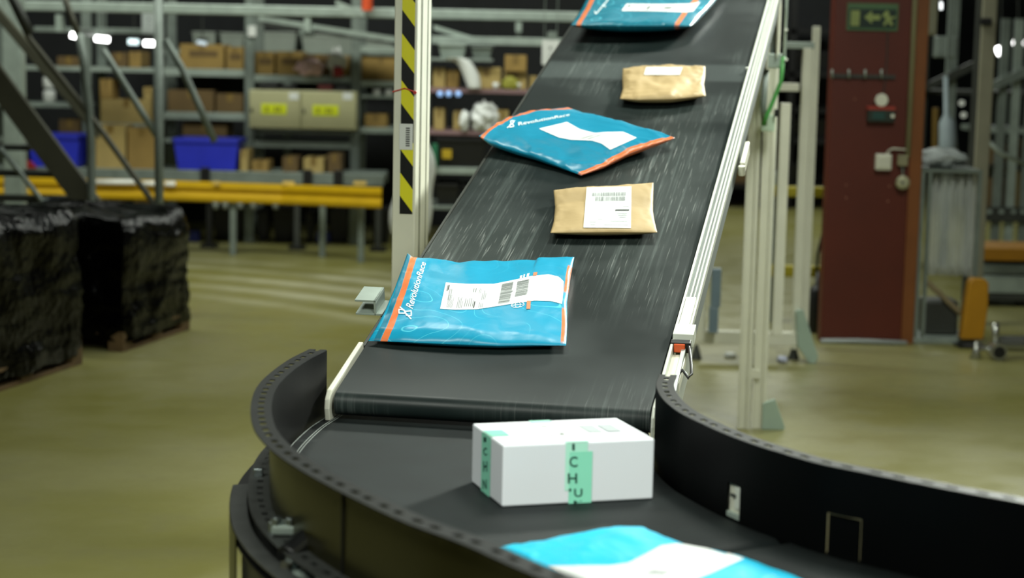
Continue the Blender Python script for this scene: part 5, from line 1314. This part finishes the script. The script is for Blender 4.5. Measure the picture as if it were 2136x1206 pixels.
blob('film_bundle', 'bundle of clear white film on top of the plastic enclosure', 'film', (W(1965, 352, YX+.1).x, YX+.17, zpx(1910, 352, YX)+.001), (.15, .1, .06), mat('greyish_film', '#a3aaa8', .3), 41, .5)
MB().box((pl.x-.01, YX+.0, zpx(1910, 352, YX)-.02), (pr.x+.01, YX+.38, zpx(1910, 352, YX))).build('top_plate', M_steel, px_)
# yellow bollard
bo_ = onz(2034, 709, 0)
Yb = 11.6; bd = thing('yellow_bollard', 'leaning dull yellow plastic bollard at the lower right', 'bollard', (bo_.x, Yb, 0))
prof = [(2005, 709), (2052, 712), (2062, 640), (2063, 592), (2056, 583), (2030, 581), (2022, 590), (2014, 640)]
MB().prism([W(x, min(y, 709), Yb) for x, y in prof], (0, .10, 0)).build('body', mat('amber_yellow', '#b07c0a', .5, 0, .06), bd, bevel=.012, seg=3)
p_ = W(2003, 709, Yb); MB().box((p_.x-.01, Yb-.02, 0.0), (p_.x+.17, Yb+.14, .012)).build('base', M_black, bd)
# orange beam and grey conveyor behind
oc = thing('grey_conveyor', 'grey conveyor with an orange guard beam at the far right', 'conveyor', (W(2100, 600, 13.6).x, 13.8, 0))
YO = 13.6
for (y0, y1, m, n_) in ((517, 543, mat('dull_orange', '#9a6a0c', .5), 'orange_beam'), (552, 572, M_steel, 'side_frame'), (576, 612, M_steel2, 'side_frame'), (614, 628, M_dsteel, 'lower_frame')):
    z0_ = zpx(2100, y1, YO); z1_ = zpx(2100, y0, YO); MB().box((W(2046, 560, YO).x, YO-(.05 if n_ == 'orange_beam' else 0), z0_), (W(2180, 560, YO).x, YO+.5, z1_)).build(n_, m, oc, bevel=.006)
MB().box((W(2046, 560, YO).x+.01, YO+.05, zpx(2100, 552, YO)-.001), (W(2180, 560, YO).x-.01, YO+.45, zpx(2100, 543, YO)+.001)).build('bed', M_dsteel, oc)
for x in (2060, 2140): xx = W(x, 600, YO).x; MB().box((xx-.03, YO+.1, 0), (xx+.03, YO+.16, zpx(2100, 627, YO))).build('leg', M_dsteel, oc)
# chrome pipe end / caster in front
pp = thing('steel_pipe_stand', 'shiny steel tube coupling lying on the floor at the lower right', 'pipe fitting', onz(2085, 752, 0))
pq = onz(2082, 752, 0); M_chr = mat('polished_steel', '#a8aaa2', .22, .8, .05)
cy_ = pq.y+.06
MB().tube([(pq.x-.005, cy_-.10, .055), (pq.x-.005, cy_+.02, .055)], .05, 24).build('tube_end', M_chr, pp, smooth=False)
MB().tube([(pq.x-.005, cy_-.103, .055), (pq.x-.005, cy_-.099, .055)], .036, 20).build('bore', M_black, pp)
MB().tube([(pq.x-.01, cy_, .08), (pq.x-.01, cy_, .22)], .022, 14).build('upright_stub', M_chr, pp, smooth=True)
MB().tube([(pq.x+.02, cy_+.02, .09), (pq.x+.30, cy_+.05, .09)], .05, 18).build('cross_tube', M_chr, pp)
MB().tube([(pq.x-.12, cy_, .001), (pq.x-.12, cy_, .05), (pq.x-.12, cy_, .10)], [.04, .02, .012], 14).build('flange_foot', M_chr, pp, smooth=True)
MB().tube([(pq.x-.12, cy_, .06), (pq.x-.02, cy_, .06)], .014, 10).build('link', M_chr, pp)
